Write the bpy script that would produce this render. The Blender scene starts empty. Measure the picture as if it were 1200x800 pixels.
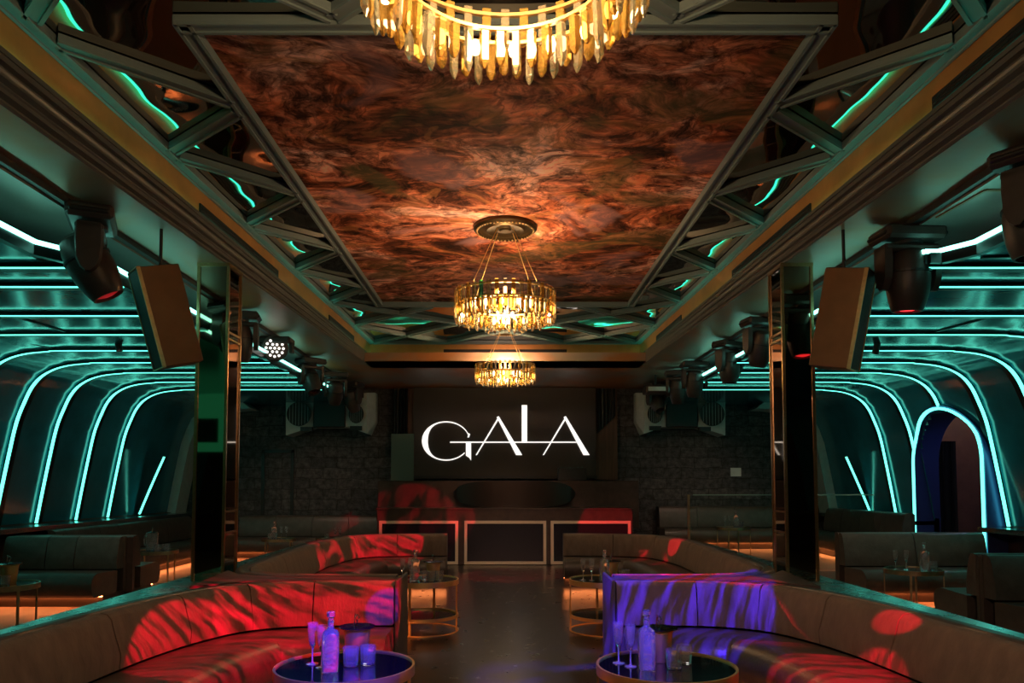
import bpy, math, random
from mathutils import Vector, Matrix
random.seed(7)
PI = math.pi
sc = bpy.context.scene
COL = sc.collection

# ------------------------------------------------------------------ camera
F = 870.0; TH = math.radians(3.0); CAMH = 1.40; CX = 592.0; HY = 568.0
YP = HY - F * math.tan(TH)
cam_d = bpy.data.cameras.new('camera'); cam = bpy.data.objects.new('camera', cam_d); COL.objects.link(cam)
cam.location = (0, 0, CAMH); cam.rotation_euler = (PI / 2 + TH, 0, 0)
cam_d.sensor_width = 36; cam_d.lens = F / 1200 * 36
cam_d.shift_x = (600 - CX) / 1200; cam_d.shift_y = (YP - 400) / 1200
cam_d.clip_start = 0.05; cam_d.clip_end = 100
sc.camera = cam

def U(px, py, z=None, y=None, x=None):
    "the point of a known plane (height z, depth y or side x) seen at a pixel"
    r = (px - CX) / F; u = (YP - py) / F
    d = Vector((r, math.cos(TH) - u * math.sin(TH), math.sin(TH) + u * math.cos(TH)))
    if z is not None: t = (z - CAMH) / d.z
    elif y is not None: t = y / d.y
    else: t = x / d.x
    return Vector((0, 0, CAMH)) + d * t

# ------------------------------------------------------------------ materials
MATS = {}
def nodes(name):
    m = bpy.data.materials.new(name); m.use_nodes = True
    nt = m.node_tree; b = nt.nodes['Principled BSDF']
    MATS[name] = m
    return m, nt, b
def N(nt, t, **kw):
    n = nt.nodes.new(t)
    for k, v in kw.items():
        if k in n.inputs: n.inputs[k].default_value = v
        else: setattr(n, k, v)
    return n
def L(nt, a, ao, b, bi): nt.links.new(a.outputs[ao], b.inputs[bi])
def coords(nt, scale=(1, 1, 1), rot=(0, 0, 0)):
    tc = N(nt, 'ShaderNodeTexCoord'); mp = N(nt, 'ShaderNodeMapping')
    mp.inputs['Scale'].default_value = scale; mp.inputs['Rotation'].default_value = rot
    L(nt, tc, 'Object', mp, 'Vector'); return mp
def pbr(name, col, rough=.5, metal=0.0, spec=.5, var=0.0, vscale=6.0, bump=0.0, bscale=60.0, coat=0.0, rvar=0.0, stretch=(1, 1, 1), sheen=0.0):
    m, nt, b = nodes(name)
    b.inputs['Base Color'].default_value = (*col, 1)
    b.inputs['Roughness'].default_value = rough
    b.inputs['Metallic'].default_value = metal
    b.inputs['Specular IOR Level'].default_value = spec
    b.inputs['Coat Weight'].default_value = coat
    b.inputs['Coat Roughness'].default_value = .08
    b.inputs['Sheen Weight'].default_value = sheen
    mp = coords(nt, stretch)
    if var or rvar:
        n = N(nt, 'ShaderNodeTexNoise', Scale=vscale, Detail=6.0, Roughness=.6); L(nt, mp, 0, n, 'Vector')
        if var:
            r = N(nt, 'ShaderNodeValToRGB')
            r.color_ramp.elements[0].position = .3; r.color_ramp.elements[1].position = .7
            r.color_ramp.elements[0].color = (*[c * (1 - var) for c in col], 1)
            r.color_ramp.elements[1].color = (*[min(1, c * (1 + var)) for c in col], 1)
            L(nt, n, 0, r, 0); L(nt, r, 0, b, 'Base Color')
        if rvar:
            mr = N(nt, 'ShaderNodeMapRange'); mr.inputs[3].default_value = max(.02, rough - rvar); mr.inputs[4].default_value = rough + rvar
            L(nt, n, 0, mr, 0); L(nt, mr, 0, b, 'Roughness')
    if bump:
        n2 = N(nt, 'ShaderNodeTexNoise', Scale=bscale, Detail=4.0); L(nt, mp, 0, n2, 'Vector')
        bp = N(nt, 'ShaderNodeBump', Strength=bump, Distance=.02); L(nt, n2, 0, bp, 'Height'); L(nt, bp, 0, b, 'Normal')
    return m
def emis(name, col, s):
    m, nt, b = nodes(name)
    b.inputs['Base Color'].default_value = (*[c * .3 for c in col], 1)
    b.inputs['Emission Color'].default_value = (*col, 1); b.inputs['Emission Strength'].default_value = s
    return m
def glass(name, col=(1, 1, 1), rough=.02, ior=1.45, bump=0.0, bs=120.0, tr=1.0):
    m, nt, b = nodes(name)
    b.inputs['Base Color'].default_value = (*col, 1); b.inputs['Roughness'].default_value = rough
    b.inputs['Transmission Weight'].default_value = tr; b.inputs['IOR'].default_value = ior
    if bump:
        mp = coords(nt); v = N(nt, 'ShaderNodeTexVoronoi', Scale=bs); L(nt, mp, 0, v, 'Vector')
        bp = N(nt, 'ShaderNodeBump', Strength=bump, Distance=.004); L(nt, v, 0, bp, 'Height'); L(nt, bp, 0, b, 'Normal')
    return m

TEAL = (0.02, 1.0, 0.62)
led = emis('led_teal', (0.13, 1.0, 0.74), 2.7)
led_soft = emis('led_teal_soft', TEAL, 3.0)
led_cove = emis('led_teal_cove', (0.04, 1.0, 0.66), 3.6)
led_edge = emis('led_teal_edge', (0.26, 1.0, 0.78), 5.0)
warm_strip = emis('warm_strip', (1.0, 0.26, 0.07), 32.0)
bulb = emis('bulb', (1.0, 0.72, 0.36), 24.0)
white_sign = emis('sign_white', (1.0, .96, .9), 1.15)
red_lens = emis('red_lens', (1.0, .03, .04), 2.2)
red_dim = emis('red_lens_dim', (1.0, .03, .04), .25)
white_led = emis('white_led', (1.0, .93, .85), 1.8)
green_screen = emis('green_screen', (0.02, .30, .13), 0.55)  # glow of the unseen panel added for the pillar reflection

black = pbr('black_paint', (.012, .012, .013), .45)
blackg = pbr('black_gloss', (.006, .006, .007), .12)
rib_mat = pbr('rib_metal', (.012, .016, .018), .28, .4)
fixture = pbr('fixture_plastic', (.045, .032, .028), .42, var=.2, vscale=12)
lens_glass = pbr('lens_glass', (.02, .005, .006), .05)
grey_paint = pbr('grey_green_paint', (.19, .25, .26), .38, var=.12, vscale=5, stretch=(.3, .3, 3))
moulding = pbr('moulding_paint', (.105, .105, .10), .42, 0, var=.10, vscale=5)
copper_wall = pbr('copper_leaf', (.66, .29, .08), .38, .5, var=.16, vscale=3, rvar=.08)
soffit_mat = pbr('brushed_bronze', (.30, .195, .135), .40, .30, rvar=.08, vscale=2)
def patina():  # orange patches in the soffit colour stand in for warm reflections
    nt = soffit_mat.node_tree; b = nt.nodes['Principled BSDF']; mp = coords(nt, (1, .55, 1)); n = N(nt, 'ShaderNodeTexNoise', Scale=.9, Detail=4.0, Distortion=.6); L(nt, mp, 0, n, 'Vector')
    r = N(nt, 'ShaderNodeValToRGB'); e = r.color_ramp.elements; e[0].position = .42; e[0].color = (.46, .36, .28, 1); e[1].position = .60; e[1].color = (.60, .22, .07, 1)
    L(nt, n, 0, r, 0); L(nt, r, 0, b, 'Base Color')
patina()
side_ceiling = pbr('side_ceiling_metal', (.30, .27, .24), .38, .55, var=.2, vscale=1.3, rvar=.06, stretch=(1, .4, 1))
vault_mat = pbr('vault_lacquer', (.02, .21, .29), .15, 0.0, spec=.9, var=.2, vscale=2.2, rvar=.02, coat=.0, stretch=(.6, 1, 1))
shelf_mat = pbr('ledge_lacquer', (.35, .42, .42), .22, 1.0)
ledge_mat = pbr('divider_lacquer', (.80, .88, .88), .28, 1.0, rvar=.06, vscale=9)
mirror = pbr('bronze_mirror', (.34, .27, .21), .03, 1.0)
gold = pbr('brushed_gold', (.60, .40, .20), .28, 1.0, var=.15, vscale=30)
pale_gold = pbr('pale_gold', (.78, .62, .46), .45, .5)
brass = pbr('brass', (.78, .50, .20), .40, .9)
dullgold = pbr('antique_gold', (.42, .31, .18), .36, 1.0, var=.2, vscale=20)
rosette_mat = pbr('rosette_bronze', (.07, .045, .02), .35, .8)
velvet = pbr('brown_velvet', (.165, .105, .078), .82, var=.22, vscale=14, bump=.25, bscale=70, sheen=.04, stretch=(1, 1, .25))
leather = pbr('dark_leather', (.070, .052, .045), .40, var=.25, vscale=9, bump=.12, bscale=45)
leather2 = pbr('bench_leather', (.085, .070, .058), .38, var=.25, vscale=9, bump=.12, bscale=45)
plinth_mat = pbr('plinth_wood', (.03, .02, .016), .4)
booth_mat = pbr('booth_lacquer', (.055, .034, .028), .30, var=.3, vscale=8)
booth_panel = pbr('booth_panel', (.012, .011, .018), .25)
bronze_panel = pbr('booth_bronze', (.020, .010, .007), .34, .2)
housing = pbr('speaker_housing', (.58, .66, .64), .55, var=.1, vscale=8)
cone_mat = pbr('speaker_cone', (.03, .03, .032), .5)
spk_copper = pbr('speaker_copper', (.24, .115, .045), .42, .4, var=.12, vscale=5)
grille = pbr('speaker_grille', (.03, .035, .035), .6, bump=.5, bscale=400)
screen_mat = pbr('screen_surface', (.040, .030, .026), .55, var=.08, vscale=3)
drape = pbr('alcove_drape', (.09, .045, .025), .6, var=.4, vscale=4, stretch=(6, 1, .3))
green_board = pbr('green_board', (.10, .16, .13), .6)
tabletop = pbr('table_black_glass', (.006, .006, .008), .04, spec=.8, coat=.6)
steel = pbr('steel', (.55, .5, .45), .18, 1.0)
clear = glass('clear_glass', tr=.85)
cut = glass('cut_glass', (.98, .98, 1), .05, 1.5, .0, 120, tr=.93)
decan = glass('decanter_glass', (.97, .97, 1), .12, 1.4, .15, 40, tr=.90)
pane = glass('balustrade_glass', (.88, 1, .95), .0, 1.12)
crystal_a = glass('amber_crystal', (1.0, .62, .16), .04, 1.5, tr=.84)
crystal_c = glass('clear_crystal', (1.0, .88, .62), .03, 1.5, tr=.88)
crystal_g = glass('green_crystal', (.15, .9, .6), .05, 1.5)
blue_wall = pbr('corridor_blue', (.05, .07, .26), .28, .3)
brown_wall = pbr('corridor_brown', (.16, .10, .08), .5, var=.2, vscale=4)
curtain_m = pbr('corridor_curtain', (.01, .013, .014), .6)
rail_m = pbr('glass_edge', (.25, .42, .36), .2)

# stone cladding of the back wall
def stone():
    m, nt, b = nodes('stone_cladding')
    mp = coords(nt, (1, 1, 1), (PI / 2, 0, 0))
    br = N(nt, 'ShaderNodeTexBrick', Scale=1.0)
    br.inputs['Color1'].default_value = (.085, .088, .092, 1); br.inputs['Color2'].default_value = (.048, .052, .058, 1)
    br.inputs['Mortar'].default_value = (.022, .022, .024, 1); br.inputs['Mortar Size'].default_value = .008
    br.inputs['Brick Width'].default_value = .55; br.inputs['Row Height'].default_value = .21
    n = N(nt, 'ShaderNodeTexNoise', Scale=9.0, Detail=8.0, Roughness=.7)
    n0 = N(nt, 'ShaderNodeTexNoise', Scale=3.0, Detail=3.0); L(nt, mp, 0, n0, 'Vector')
    mx0 = N(nt, 'ShaderNodeMixRGB', blend_type='ADD'); mx0.inputs[0].default_value = .12
    L(nt, mp, 0, mx0, 1); L(nt, n0, 1, mx0, 2); L(nt, mx0, 0, br, 'Vector'); L(nt, mp, 0, n, 'Vector')
    mx = N(nt, 'ShaderNodeMixRGB', blend_type='MULTIPLY'); mx.inputs[0].default_value = .85
    rr = N(nt, 'ShaderNodeValToRGB'); rr.color_ramp.elements[0].position = .38; rr.color_ramp.elements[1].position = .66
    rr.color_ramp.elements[0].color = (.22, .22, .22, 1); rr.color_ramp.elements[1].color = (1.9, 1.85, 1.8, 1)
    L(nt, n, 0, rr, 0); L(nt, br, 0, mx, 1); L(nt, rr, 0, mx, 2); L(nt, mx, 0, b, 'Base Color')
    b.inputs['Roughness'].default_value = .55
    ad = N(nt, 'ShaderNodeMath', operation='ADD'); L(nt, n, 0, ad, 0)
    ml = N(nt, 'ShaderNodeMath', operation='MULTIPLY'); ml.inputs[1].default_value = -1.0; L(nt, br, 1, ml, 0); L(nt, ml, 0, ad, 1)
    bp = N(nt, 'ShaderNodeBump', Strength=.9, Distance=.05); L(nt, ad, 0, bp, 'Height'); L(nt, bp, 0, b, 'Normal')
    return m
stone_m = stone()

def floor_mat():
    m, nt, b = nodes('dark_floor')
    mp = coords(nt)
    br = N(nt, 'ShaderNodeTexBrick', Scale=1.0, offset=0.5)
    br.inputs['Color1'].default_value = (.016, .013, .012, 1); br.inputs['Color2'].default_value = (.012, .010, .010, 1)
    br.inputs['Mortar'].default_value = (.008, .007, .007, 1); br.inputs['Mortar Size'].default_value = .004
    br.inputs['Brick Width'].default_value = .9; br.inputs['Row Height'].default_value = .9
    L(nt, mp, 0, br, 'Vector'); L(nt, br, 0, b, 'Base Color')
    n = N(nt, 'ShaderNodeTexNoise', Scale=7.0, Detail=6.0); L(nt, mp, 0, n, 'Vector')
    mr = N(nt, 'ShaderNodeMapRange'); mr.inputs[3].default_value = .26; mr.inputs[4].default_value = .30
    L(nt, n, 0, mr, 0); L(nt, mr, 0, b, 'Roughness')
    bp = N(nt, 'ShaderNodeBump', Strength=.0, Distance=.02); L(nt, n, 0, bp, 'Height'); L(nt, bp, 0, b, 'Normal')
    return m
floor_m = floor_mat()

def wavy_mirror():
    m, nt, b = nodes('wavy_black_mirror')
    b.inputs['Base Color'].default_value = (.40, .34, .29, 1); b.inputs['Metallic'].default_value = 1.0
    b.inputs['Roughness'].default_value = .03
    mp = coords(nt); n = N(nt, 'ShaderNodeTexNoise', Scale=1.5, Detail=1.0); L(nt, mp, 0, n, 'Vector')
    bp = N(nt, 'ShaderNodeBump', Strength=1.0, Distance=.035); L(nt, n, 0, bp, 'Height'); L(nt, bp, 0, b, 'Normal')
    return m
mirror_ceiling = wavy_mirror()

def mural():
    m, nt, b = nodes('painted_ceiling')
    def ramp(stops):
        r = N(nt, 'ShaderNodeValToRGB'); cr = r.color_ramp
        cr.elements[0].position = stops[0][0]; cr.elements[0].color = (*stops[0][1], 1)
        cr.elements[1].position = stops[-1][0]; cr.elements[1].color = (*stops[-1][1], 1)
        for p, c in stops[1:-1]:
            e = cr.elements.new(p); e.color = (*c, 1)
        return r
    def mix(kind, f, a, c, fac=None):
        x = N(nt, 'ShaderNodeMixRGB', blend_type=kind)
        if isinstance(f, (int, float)): x.inputs[0].default_value = f
        else:
            mm = N(nt, 'ShaderNodeMath', operation='MULTIPLY'); mm.inputs[1].default_value = fac or 1; L(nt, f, 0, mm, 0); L(nt, mm, 0, x, 0)
        L(nt, a, 0, x, 1)
        if isinstance(c, tuple): x.inputs[2].default_value = (*c, 1)
        else: L(nt, c, 0 if c.bl_idname != 'ShaderNodeTexNoise' else 1, x, 2)
        return x
    mp = coords(nt, (.75, .95, 1)); mp.inputs['Location'].default_value = (3.1, 1.7, 0)
    w = N(nt, 'ShaderNodeTexNoise', Scale=.9, Detail=3.0, Roughness=.5); L(nt, mp, 0, w, 'Vector')
    v1 = mix('ADD', 1.6, mp, w)
    w2 = N(nt, 'ShaderNodeTexNoise', Scale=2.6, Detail=2.0); L(nt, v1, 0, w2, 'Vector')
    v2 = mix('ADD', .55, v1, w2)
    # broad masses of cloud, drapery and shadow
    n1 = N(nt, 'ShaderNodeTexNoise', Scale=1.25, Detail=7.0, Roughness=.56); L(nt, v2, 0, n1, 'Vector')
    r1 = ramp([(.30, (.035, .014, .009)), (.40, (.11, .032, .015)), (.45, (.38, .10, .045)), (.50, (.52, .19, .115)), (.54, (.30, .09, .055)), (.58, (.60, .29, .22)), (.66, (.56, .33, .30)), (.74, (.36, .26, .31))])
    L(nt, n1, 0, r1, 0)
    # curling dark contours, as of figures and foliage
    n2 = N(nt, 'ShaderNodeTexNoise', Scale=3.0, Detail=5.0, Roughness=.6, Distortion=1.2); L(nt, v2, 0, n2, 'Vector')
    sb = N(nt, 'ShaderNodeMath', operation='SUBTRACT'); sb.inputs[1].default_value = .5; L(nt, n2, 0, sb, 0)
    ab = N(nt, 'ShaderNodeMath', operation='ABSOLUTE'); L(nt, sb, 0, ab, 0)
    r2 = ramp([(.004, (.16, .09, .07)), (.05, (1, 1, 1))]); L(nt, ab, 0, r2, 0)
    a1 = mix('MULTIPLY', .62, r1, r2)
    n5 = N(nt, 'ShaderNodeTexNoise', Scale=6.0, Detail=9.0, Roughness=.72, Distortion=.5); L(nt, v1, 0, n5, 'Vector')
    r5 = ramp([(.40, (.16, .12, .11)), (.50, (.85, .82, .8)), (.60, (1.7, 1.6, 1.5))]); L(nt, n5, 0, r5, 0)
    a1 = mix('MULTIPLY', 1.0, a1, r5)
    # muted green foliage, gold drapery and lilac sky passages
    mp3 = coords(nt, (1, 1, 1)); mp3.inputs['Location'].default_value = (4, 9, 2)
    n3 = N(nt, 'ShaderNodeTexNoise', Scale=.9, Detail=3.0, Distortion=.8); L(nt, mp3, 0, n3, 'Vector')
    r3 = ramp([(.55, (0, 0, 0)), (.60, (1, 1, 1))]); L(nt, n3, 0, r3, 0)
    a2 = mix('MIX', r3, a1, (.075, .070, .028), .6)
    n4 = N(nt, 'ShaderNodeTexNoise', Scale=1.7, Detail=4.0, Distortion=2.0); L(nt, v1, 0, n4, 'Vector')
    r4 = ramp([(.58, (0, 0, 0)), (.62, (1, 1, 1))]); L(nt, n4, 0, r4, 0)
    a3 = mix('MIX', r4, a2, (.60, .25, .08), .22)
    r6 = ramp([(.36, (1, 1, 1)), (.41, (0, 0, 0))]); L(nt, n3, 0, r6, 0)
    a4 = mix('MIX', r6, a3, (.30, .17, .20), .45)
    # the mural is printed in strips laid across, each a little lighter or darker
    tc = N(nt, 'ShaderNodeTexCoord'); sx = N(nt, 'ShaderNodeSeparateXYZ'); L(nt, tc, 'Object', sx, 0)
    dv = N(nt, 'ShaderNodeMath', operation='DIVIDE'); dv.inputs[1].default_value = .86; L(nt, sx, 1, dv, 0)
    fl = N(nt, 'ShaderNodeMath', operation='FLOOR'); L(nt, dv, 0, fl, 0)
    wn = N(nt, 'ShaderNodeTexWhiteNoise', noise_dimensions='1D'); L(nt, fl, 0, wn, 'W')
    mr = N(nt, 'ShaderNodeMapRange'); mr.inputs[3].default_value = .95; mr.inputs[4].default_value = 1.6; L(nt, wn, 0, mr, 0)
    hs = N(nt, 'ShaderNodeHueSaturation', Saturation=1.0); L(nt, mr, 0, hs, 'Value'); L(nt, a4, 0, hs, 'Color')
    L(nt, hs, 0, b, 'Base Color')
    b.inputs['Roughness'].default_value = .8; b.inputs['Specular IOR Level'].default_value = .12
    return m
mural_m = mural()

# ------------------------------------------------------------------ mesh helpers
WL = {}
def wl(o): return WL.get(o.name, Vector((0, 0, 0))) if o else Vector((0, 0, 0))
class MB:
    def __init__(s): s.v = []; s.f = []
    def add(s, vs, fs, M=None):
        k = len(s.v)
        s.v += [tuple(M @ Vector(p)) if M else tuple(p) for p in vs]
        s.f += [tuple(i + k for i in f) for f in fs]; return s
    def box(s, a, b, M=None, bev=0.0):
        x0, y0, z0 = a; x1, y1, z1 = b
        if bev:
            e = bev; vs = []; 
            for z, ins in ((z0, e), (z0 + e, 0), (z1 - e, 0), (z1, e)):
                for (x, y) in ((x0 + ins + (e if not ins else 0) * 1, y0 + ins), (x1 - ins - (e if not ins else 0), y0 + ins), (x1 - ins, y0 + ins + (e if not ins else 0)), (x1 - ins, y1 - ins - (e if not ins else 0)),
                               (x1 - ins - (e if not ins else 0), y1 - ins), (x0 + ins + (e if not ins else 0), y1 - ins), (x0 + ins, y1 - ins - (e if not ins else 0)), (x0 + ins, y0 + ins + (e if not ins else 0))):
                    vs.append((x, y, z))
            fs = [tuple(range(7, -1, -1)), tuple(range(24, 32))]
            for r in range(3):
                for i in range(8):
                    j = (i + 1) % 8; fs.append((r * 8 + i, r * 8 + j, r * 8 + 8 + j, r * 8 + 8 + i))
            return s.add(vs, fs, M)
        vs = [(x0, y0, z0), (x1, y0, z0), (x1, y1, z0), (x0, y1, z0), (x0, y0, z1), (x1, y0, z1), (x1, y1, z1), (x0, y1, z1)]
        return s.add(vs, [(3, 2, 1, 0), (4, 5, 6, 7), (0, 1, 5, 4), (1, 2, 6, 5), (2, 3, 7, 6), (3, 0, 4, 7)], M)
    def bar(s, p, q, w, h, up=(0, 0, 1)):
        "rectangular bar from p to q, w across and h along up, with a slight groove"
        p = Vector(p); q = Vector(q); d = (q - p).normalized(); u = Vector(up); r = d.cross(u).normalized(); u = r.cross(d)
        pr = [(-w / 2, h / 2), (-w / 2, -h / 2), (w / 2, -h / 2), (w / 2, h / 2)]
        return s.loft([[c + r * a + u * b for a, b in pr] for c in (p, q)])
    def loft(s, rings, close=True, caps=True):
        n = len(rings[0]); vs = [v for r in rings for v in r]; fs = []
        for i in range(len(rings) - 1):
            for j in range(n if close else n - 1):
                k = (j + 1) % n
                fs.append((i * n + j, i * n + k, (i + 1) * n + k, (i + 1) * n + j))
        if caps and close: fs += [tuple(range(n - 1, -1, -1)), tuple((len(rings) - 1) * n + j for j in range(n))]
        return s.add(vs, fs)
    def cyl(s, p, q, r0, r1=None, n=16):
        r1 = r0 if r1 is None else r1
        p = Vector(p); q = Vector(q); d = (q - p).normalized()
        a = d.orthogonal().normalized(); b = d.cross(a)
        return s.loft([[c + (a * math.cos(2 * PI * i / n) + b * math.sin(2 * PI * i / n)) * r for i in range(n)] for c, r in ((p, r0), (q, r1))])
    def tube(s, pts, r, n=8):
        pts = [Vector(p) for p in pts]; rings = []
        for i, p in enumerate(pts):
            d = (pts[min(i + 1, len(pts) - 1)] - pts[max(i - 1, 0)]).normalized()
            a = d.cross(Vector((0, 0, 1)));
            if a.length < .01: a = d.cross(Vector((0, 1, 0)))
            a.normalize(); b = d.cross(a)
            rings.append([p + (a * math.cos(2 * PI * k / n) + b * math.sin(2 * PI * k / n)) * r for k in range(n)])
        return s.loft(rings)
    def lathe(s, prof, n=32, M=None, sq=0):
        "prof: list of (radius, z); closed where the radius is 0"
        vs = []; fs = []; idx = []
        for r, z in prof:
            if r < 1e-6: idx.append([len(vs)]); vs.append((0, 0, z))
            else:
                row = []
                for i in range(n):
                    a = 2 * PI * i / n; rr = r
                    row.append(len(vs)); vs.append((rr * math.cos(a), rr * math.sin(a), z))
                idx.append(row)
        for A, B in zip(idx, idx[1:]):
            if len(A) == 1 and len(B) == 1: continue
            for i in range(n):
                j = (i + 1) % n
                if len(A) == 1: fs.append((A[0], B[j], B[i]))
                elif len(B) == 1: fs.append((A[i], A[j], B[0]))
                else: fs.append((A[i], A[j], B[j], B[i]))
        return s.add(vs, fs, M)
    def build(s, name, mat, parent=None, smooth=None, origin=None):
        me = bpy.data.meshes.new(name); o = bpy.data.objects.new(name, me); COL.objects.link(o)
        base = wl(parent) if parent else (Vector(origin) if origin is not None else Vector((0, 0, 0)))
        me.from_pydata([tuple(Vector(p) - base) for p in s.v], [], s.f); me.update(); me.validate()
        me.materials.append(mat)
        import bmesh
        bm = bmesh.new(); bm.from_mesh(me); bmesh.ops.recalc_face_normals(bm, faces=bm.faces); bm.to_mesh(me); bm.free()
        if smooth is not None:
            me.polygons.foreach_set('use_smooth', [True] * len(me.polygons)); me.set_sharp_from_angle(angle=math.radians(smooth))
        if parent: o.parent = parent; WL[o.name] = base
        else: o.location = base; WL[o.name] = base
        if parent is None: return o
        return o
def thing(name, label, cat, loc=(0, 0, 0), group=None):
    o = bpy.data.objects.new(name, None); COL.objects.link(o); o.empty_display_size = .1
    o.location = loc; WL[o.name] = Vector(loc); o['label'] = label; o['category'] = cat
    if group: o['group'] = group
    return o
def tag(o, label, cat, group=None):
    o['label'] = label; o['category'] = cat
    if group: o['group'] = group
    return o
def struct(o, label=None, cat=None):
    o['kind'] = 'structure'
    if label: o['label'] = label
    if cat: o['category'] = cat
    return o
KIDS = {}
def copy_tree(o, parent=None):
    c = o.copy(); COL.objects.link(c)
    if parent: c.parent = parent
    for ch in o.children: copy_tree(ch, c)
    return c
def place(proto, loc, rz=0.0, label=None, group=None, first=[set()], sc_=1.0):
    if proto.name in first[0]: o = copy_tree(proto)
    else: first[0].add(proto.name); o = proto; 
    o.location = loc; o.rotation_euler = (0, 0, rz); o.scale = (sc_,) * 3
    if label: o['label'] = label
    if group: o['group'] = group
    return o
def smoothpath(pts, seg=8):
    pts = [Vector(p) for p in pts]; out = []
    P = [pts[0] * 2 - pts[1]] + pts + [pts[-1] * 2 - pts[-2]]
    for i in range(1, len(P) - 2):
        for k in range(seg):
            t = k / seg
            out.append(.5 * ((2 * P[i]) + (-P[i - 1] + P[i + 1]) * t + (2 * P[i - 1] - 5 * P[i] + 4 * P[i + 1] - P[i + 2]) * t * t + (-P[i - 1] + 3 * P[i] - 3 * P[i + 1] + P[i + 2]) * t ** 3))
    out.append(pts[-1]); return out
def sweep(mb, path, prof, side=1, caps=True):
    "path: plan points; prof: (offset outward, z) closed outline"
    rings = []
    for i, p in enumerate(path):
        a = path[max(i - 1, 0)]; b = path[min(i + 1, len(path) - 1)]
        d = (b - a); d.z = 0; d.normalize(); n = Vector((d.y, -d.x, 0)) * side
        rings.append([Vector((p.x + n.x * o, p.y + n.y * o, z)) for o, z in prof])
    return mb.loft(rings, caps=caps)

# ------------------------------------------------------------------ room shell
ZC = 3.78; ZS = 3.33; ZW = 3.50; ZV = 3.00; ZSIDE = 3.27; YB = 14.86; Y0 = -3.0
SO = 2.94
XL = 6.7
side_floor_m = pbr('side_stone_floor', (.26, .19, .15), .38, var=.15, vscale=5)
for s_, n_ in ((-1, 'left'), (1, 'right')): struct(MB().box((min(s_ * 2.87, s_ * 6.5), Y0, -.05), (max(s_ * 2.87, s_ * 6.5), YB, .003)).build('floor_side_' + n_, side_floor_m))
flo = MB().box((-XL - .3, Y0, -.12), (XL + 2.6, YB + .3, 0)).build('floor', floor_m); struct(flo)
back = MB().box((-XL - .3, YB, 0), (XL + .3, YB + .2, 4.3)).build('wall_back', stone_m, origin=(0, YB, 0)); struct(back)
rear = MB().box((-XL - .3, Y0 - .2, 0), (XL + .3, Y0, 4.3)).build('wall_front', booth_mat, origin=(0, Y0, 0)); struct(rear)
roof = MB().box((-XL - .3, Y0, 4.1), (XL + .3, YB + .2, 4.3)).build('ceiling', black, origin=(0, 0, 4.1)); struct(roof)

# coffer walls with the slight taper the room has
def cx_(y): return 2.47 + (2.235 - 2.47) * (y - 3.8) / (12.18 - 3.8)      # wall of the coffer
def mx_(y): return 2.56 + (2.21 - 2.56) * (y - 3.8) / (11.55 - 3.8)      # lower inner edge of the soffit
YW = 12.2; YM = 11.58
for s, nm in ((-1, 'left'), (1, 'right')):
    mb = MB()
    yy = (Y0, YW)
    mb.loft([[Vector((s * cx_(y), y, ZW - .02)), Vector((s * cx_(y), y, ZC + .1)), Vector((s * (cx_(y) + .08), y, ZC + .1)), Vector((s * (cx_(y) + .08), y, ZW - .02))] for y in yy])
    struct(mb.build('trim_copper_frieze_' + nm, copper_wall))
    # crown moulding, stepped
    prof = [(0.0, ZW + .0), (.0, ZW - .035), (.25, ZW - .04), (.30, ZW - .065), (.30, ZW - .075), (.55, ZW - .095), (.62, ZW - .11), (.62, ZW - .125), (.9, ZW - .145), (1.0, ZS), (1.0, ZW)]
    mb = MB()
    def mp_(y, yend):
        out = []
        for t, z in prof:
            xa = cx_(y) - .03; xb = mx_(y)
            out.append(Vector((s * (xa + (xb - xa) * t), y, z)))
        return out
    far = [Vector((s * ((cx_(YW) - .03) + (mx_(YM) - cx_(YW) + .03) * t), YW + (YM - YW) * t, z)) for t, z in prof]
    mb.loft([mp_(Y0, 0), far])
    struct(mb.build('trim_crown_' + nm, moulding))
    # LED cove on the moulding shelf
    c = MB().loft([[Vector((s * (cx_(y) - .001), y, ZW + .004)), Vector((s * (cx_(y) - .029), y, ZW + .004)), Vector((s * (cx_(y) - .028), y, ZW + .014)), Vector((s * (cx_(y) - .004), y, ZW + .014))] for y in (2.0, YW - .02)])
    lip = MB().loft([[Vector((s * (cx_(y) - .030), y, ZW - .005)), Vector((s * (cx_(y) - .040), y, ZW - .005)), Vector((s * (cx_(y) - .040), y, ZW + .022)), Vector((s * (cx_(y) - .030), y, ZW + .022))] for y in (Y0, YW - .03)])
    struct(lip.build('trim_cove_lip_' + nm, moulding))
    o = c.build('cove_light', led_cove); tag(o, 'teal LED strip hidden on the moulding below the copper frieze, %s side' % nm, 'cove light', 'teal LED coves round the coffer')
    # soffit of the dropped beam
    mb = MB().loft([[Vector((s * mx_(y) if y < YM else s * mx_(YM), y, ZS)), Vector((s * SO, y, ZS)), Vector((s * SO, y, ZS + .3)), Vector((s * (mx_(min(y, YM)) + .25), y, ZS + .3))] for y in (Y0, YM, YB)])
    struct(mb.build('trim_soffit_' + nm, soffit_mat))
    mb = MB().box((min(s * (SO + .0), s * (SO + .05)), Y0, ZS - .045), (max(s * (SO + .0), s * (SO + .05)), YB, ZS + .02))
    struct(mb.build('trim_soffit_rail_' + nm, black))
    # side ceiling between beam and vault
    mb = MB().box((min(s * (SO + .05), s * 3.9), Y0, ZSIDE), (max(s * (SO + .05), s * 3.9), YB, ZSIDE + .1))
    struct(mb.build('trim_side_ceiling_' + nm, side_ceiling))
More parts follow.
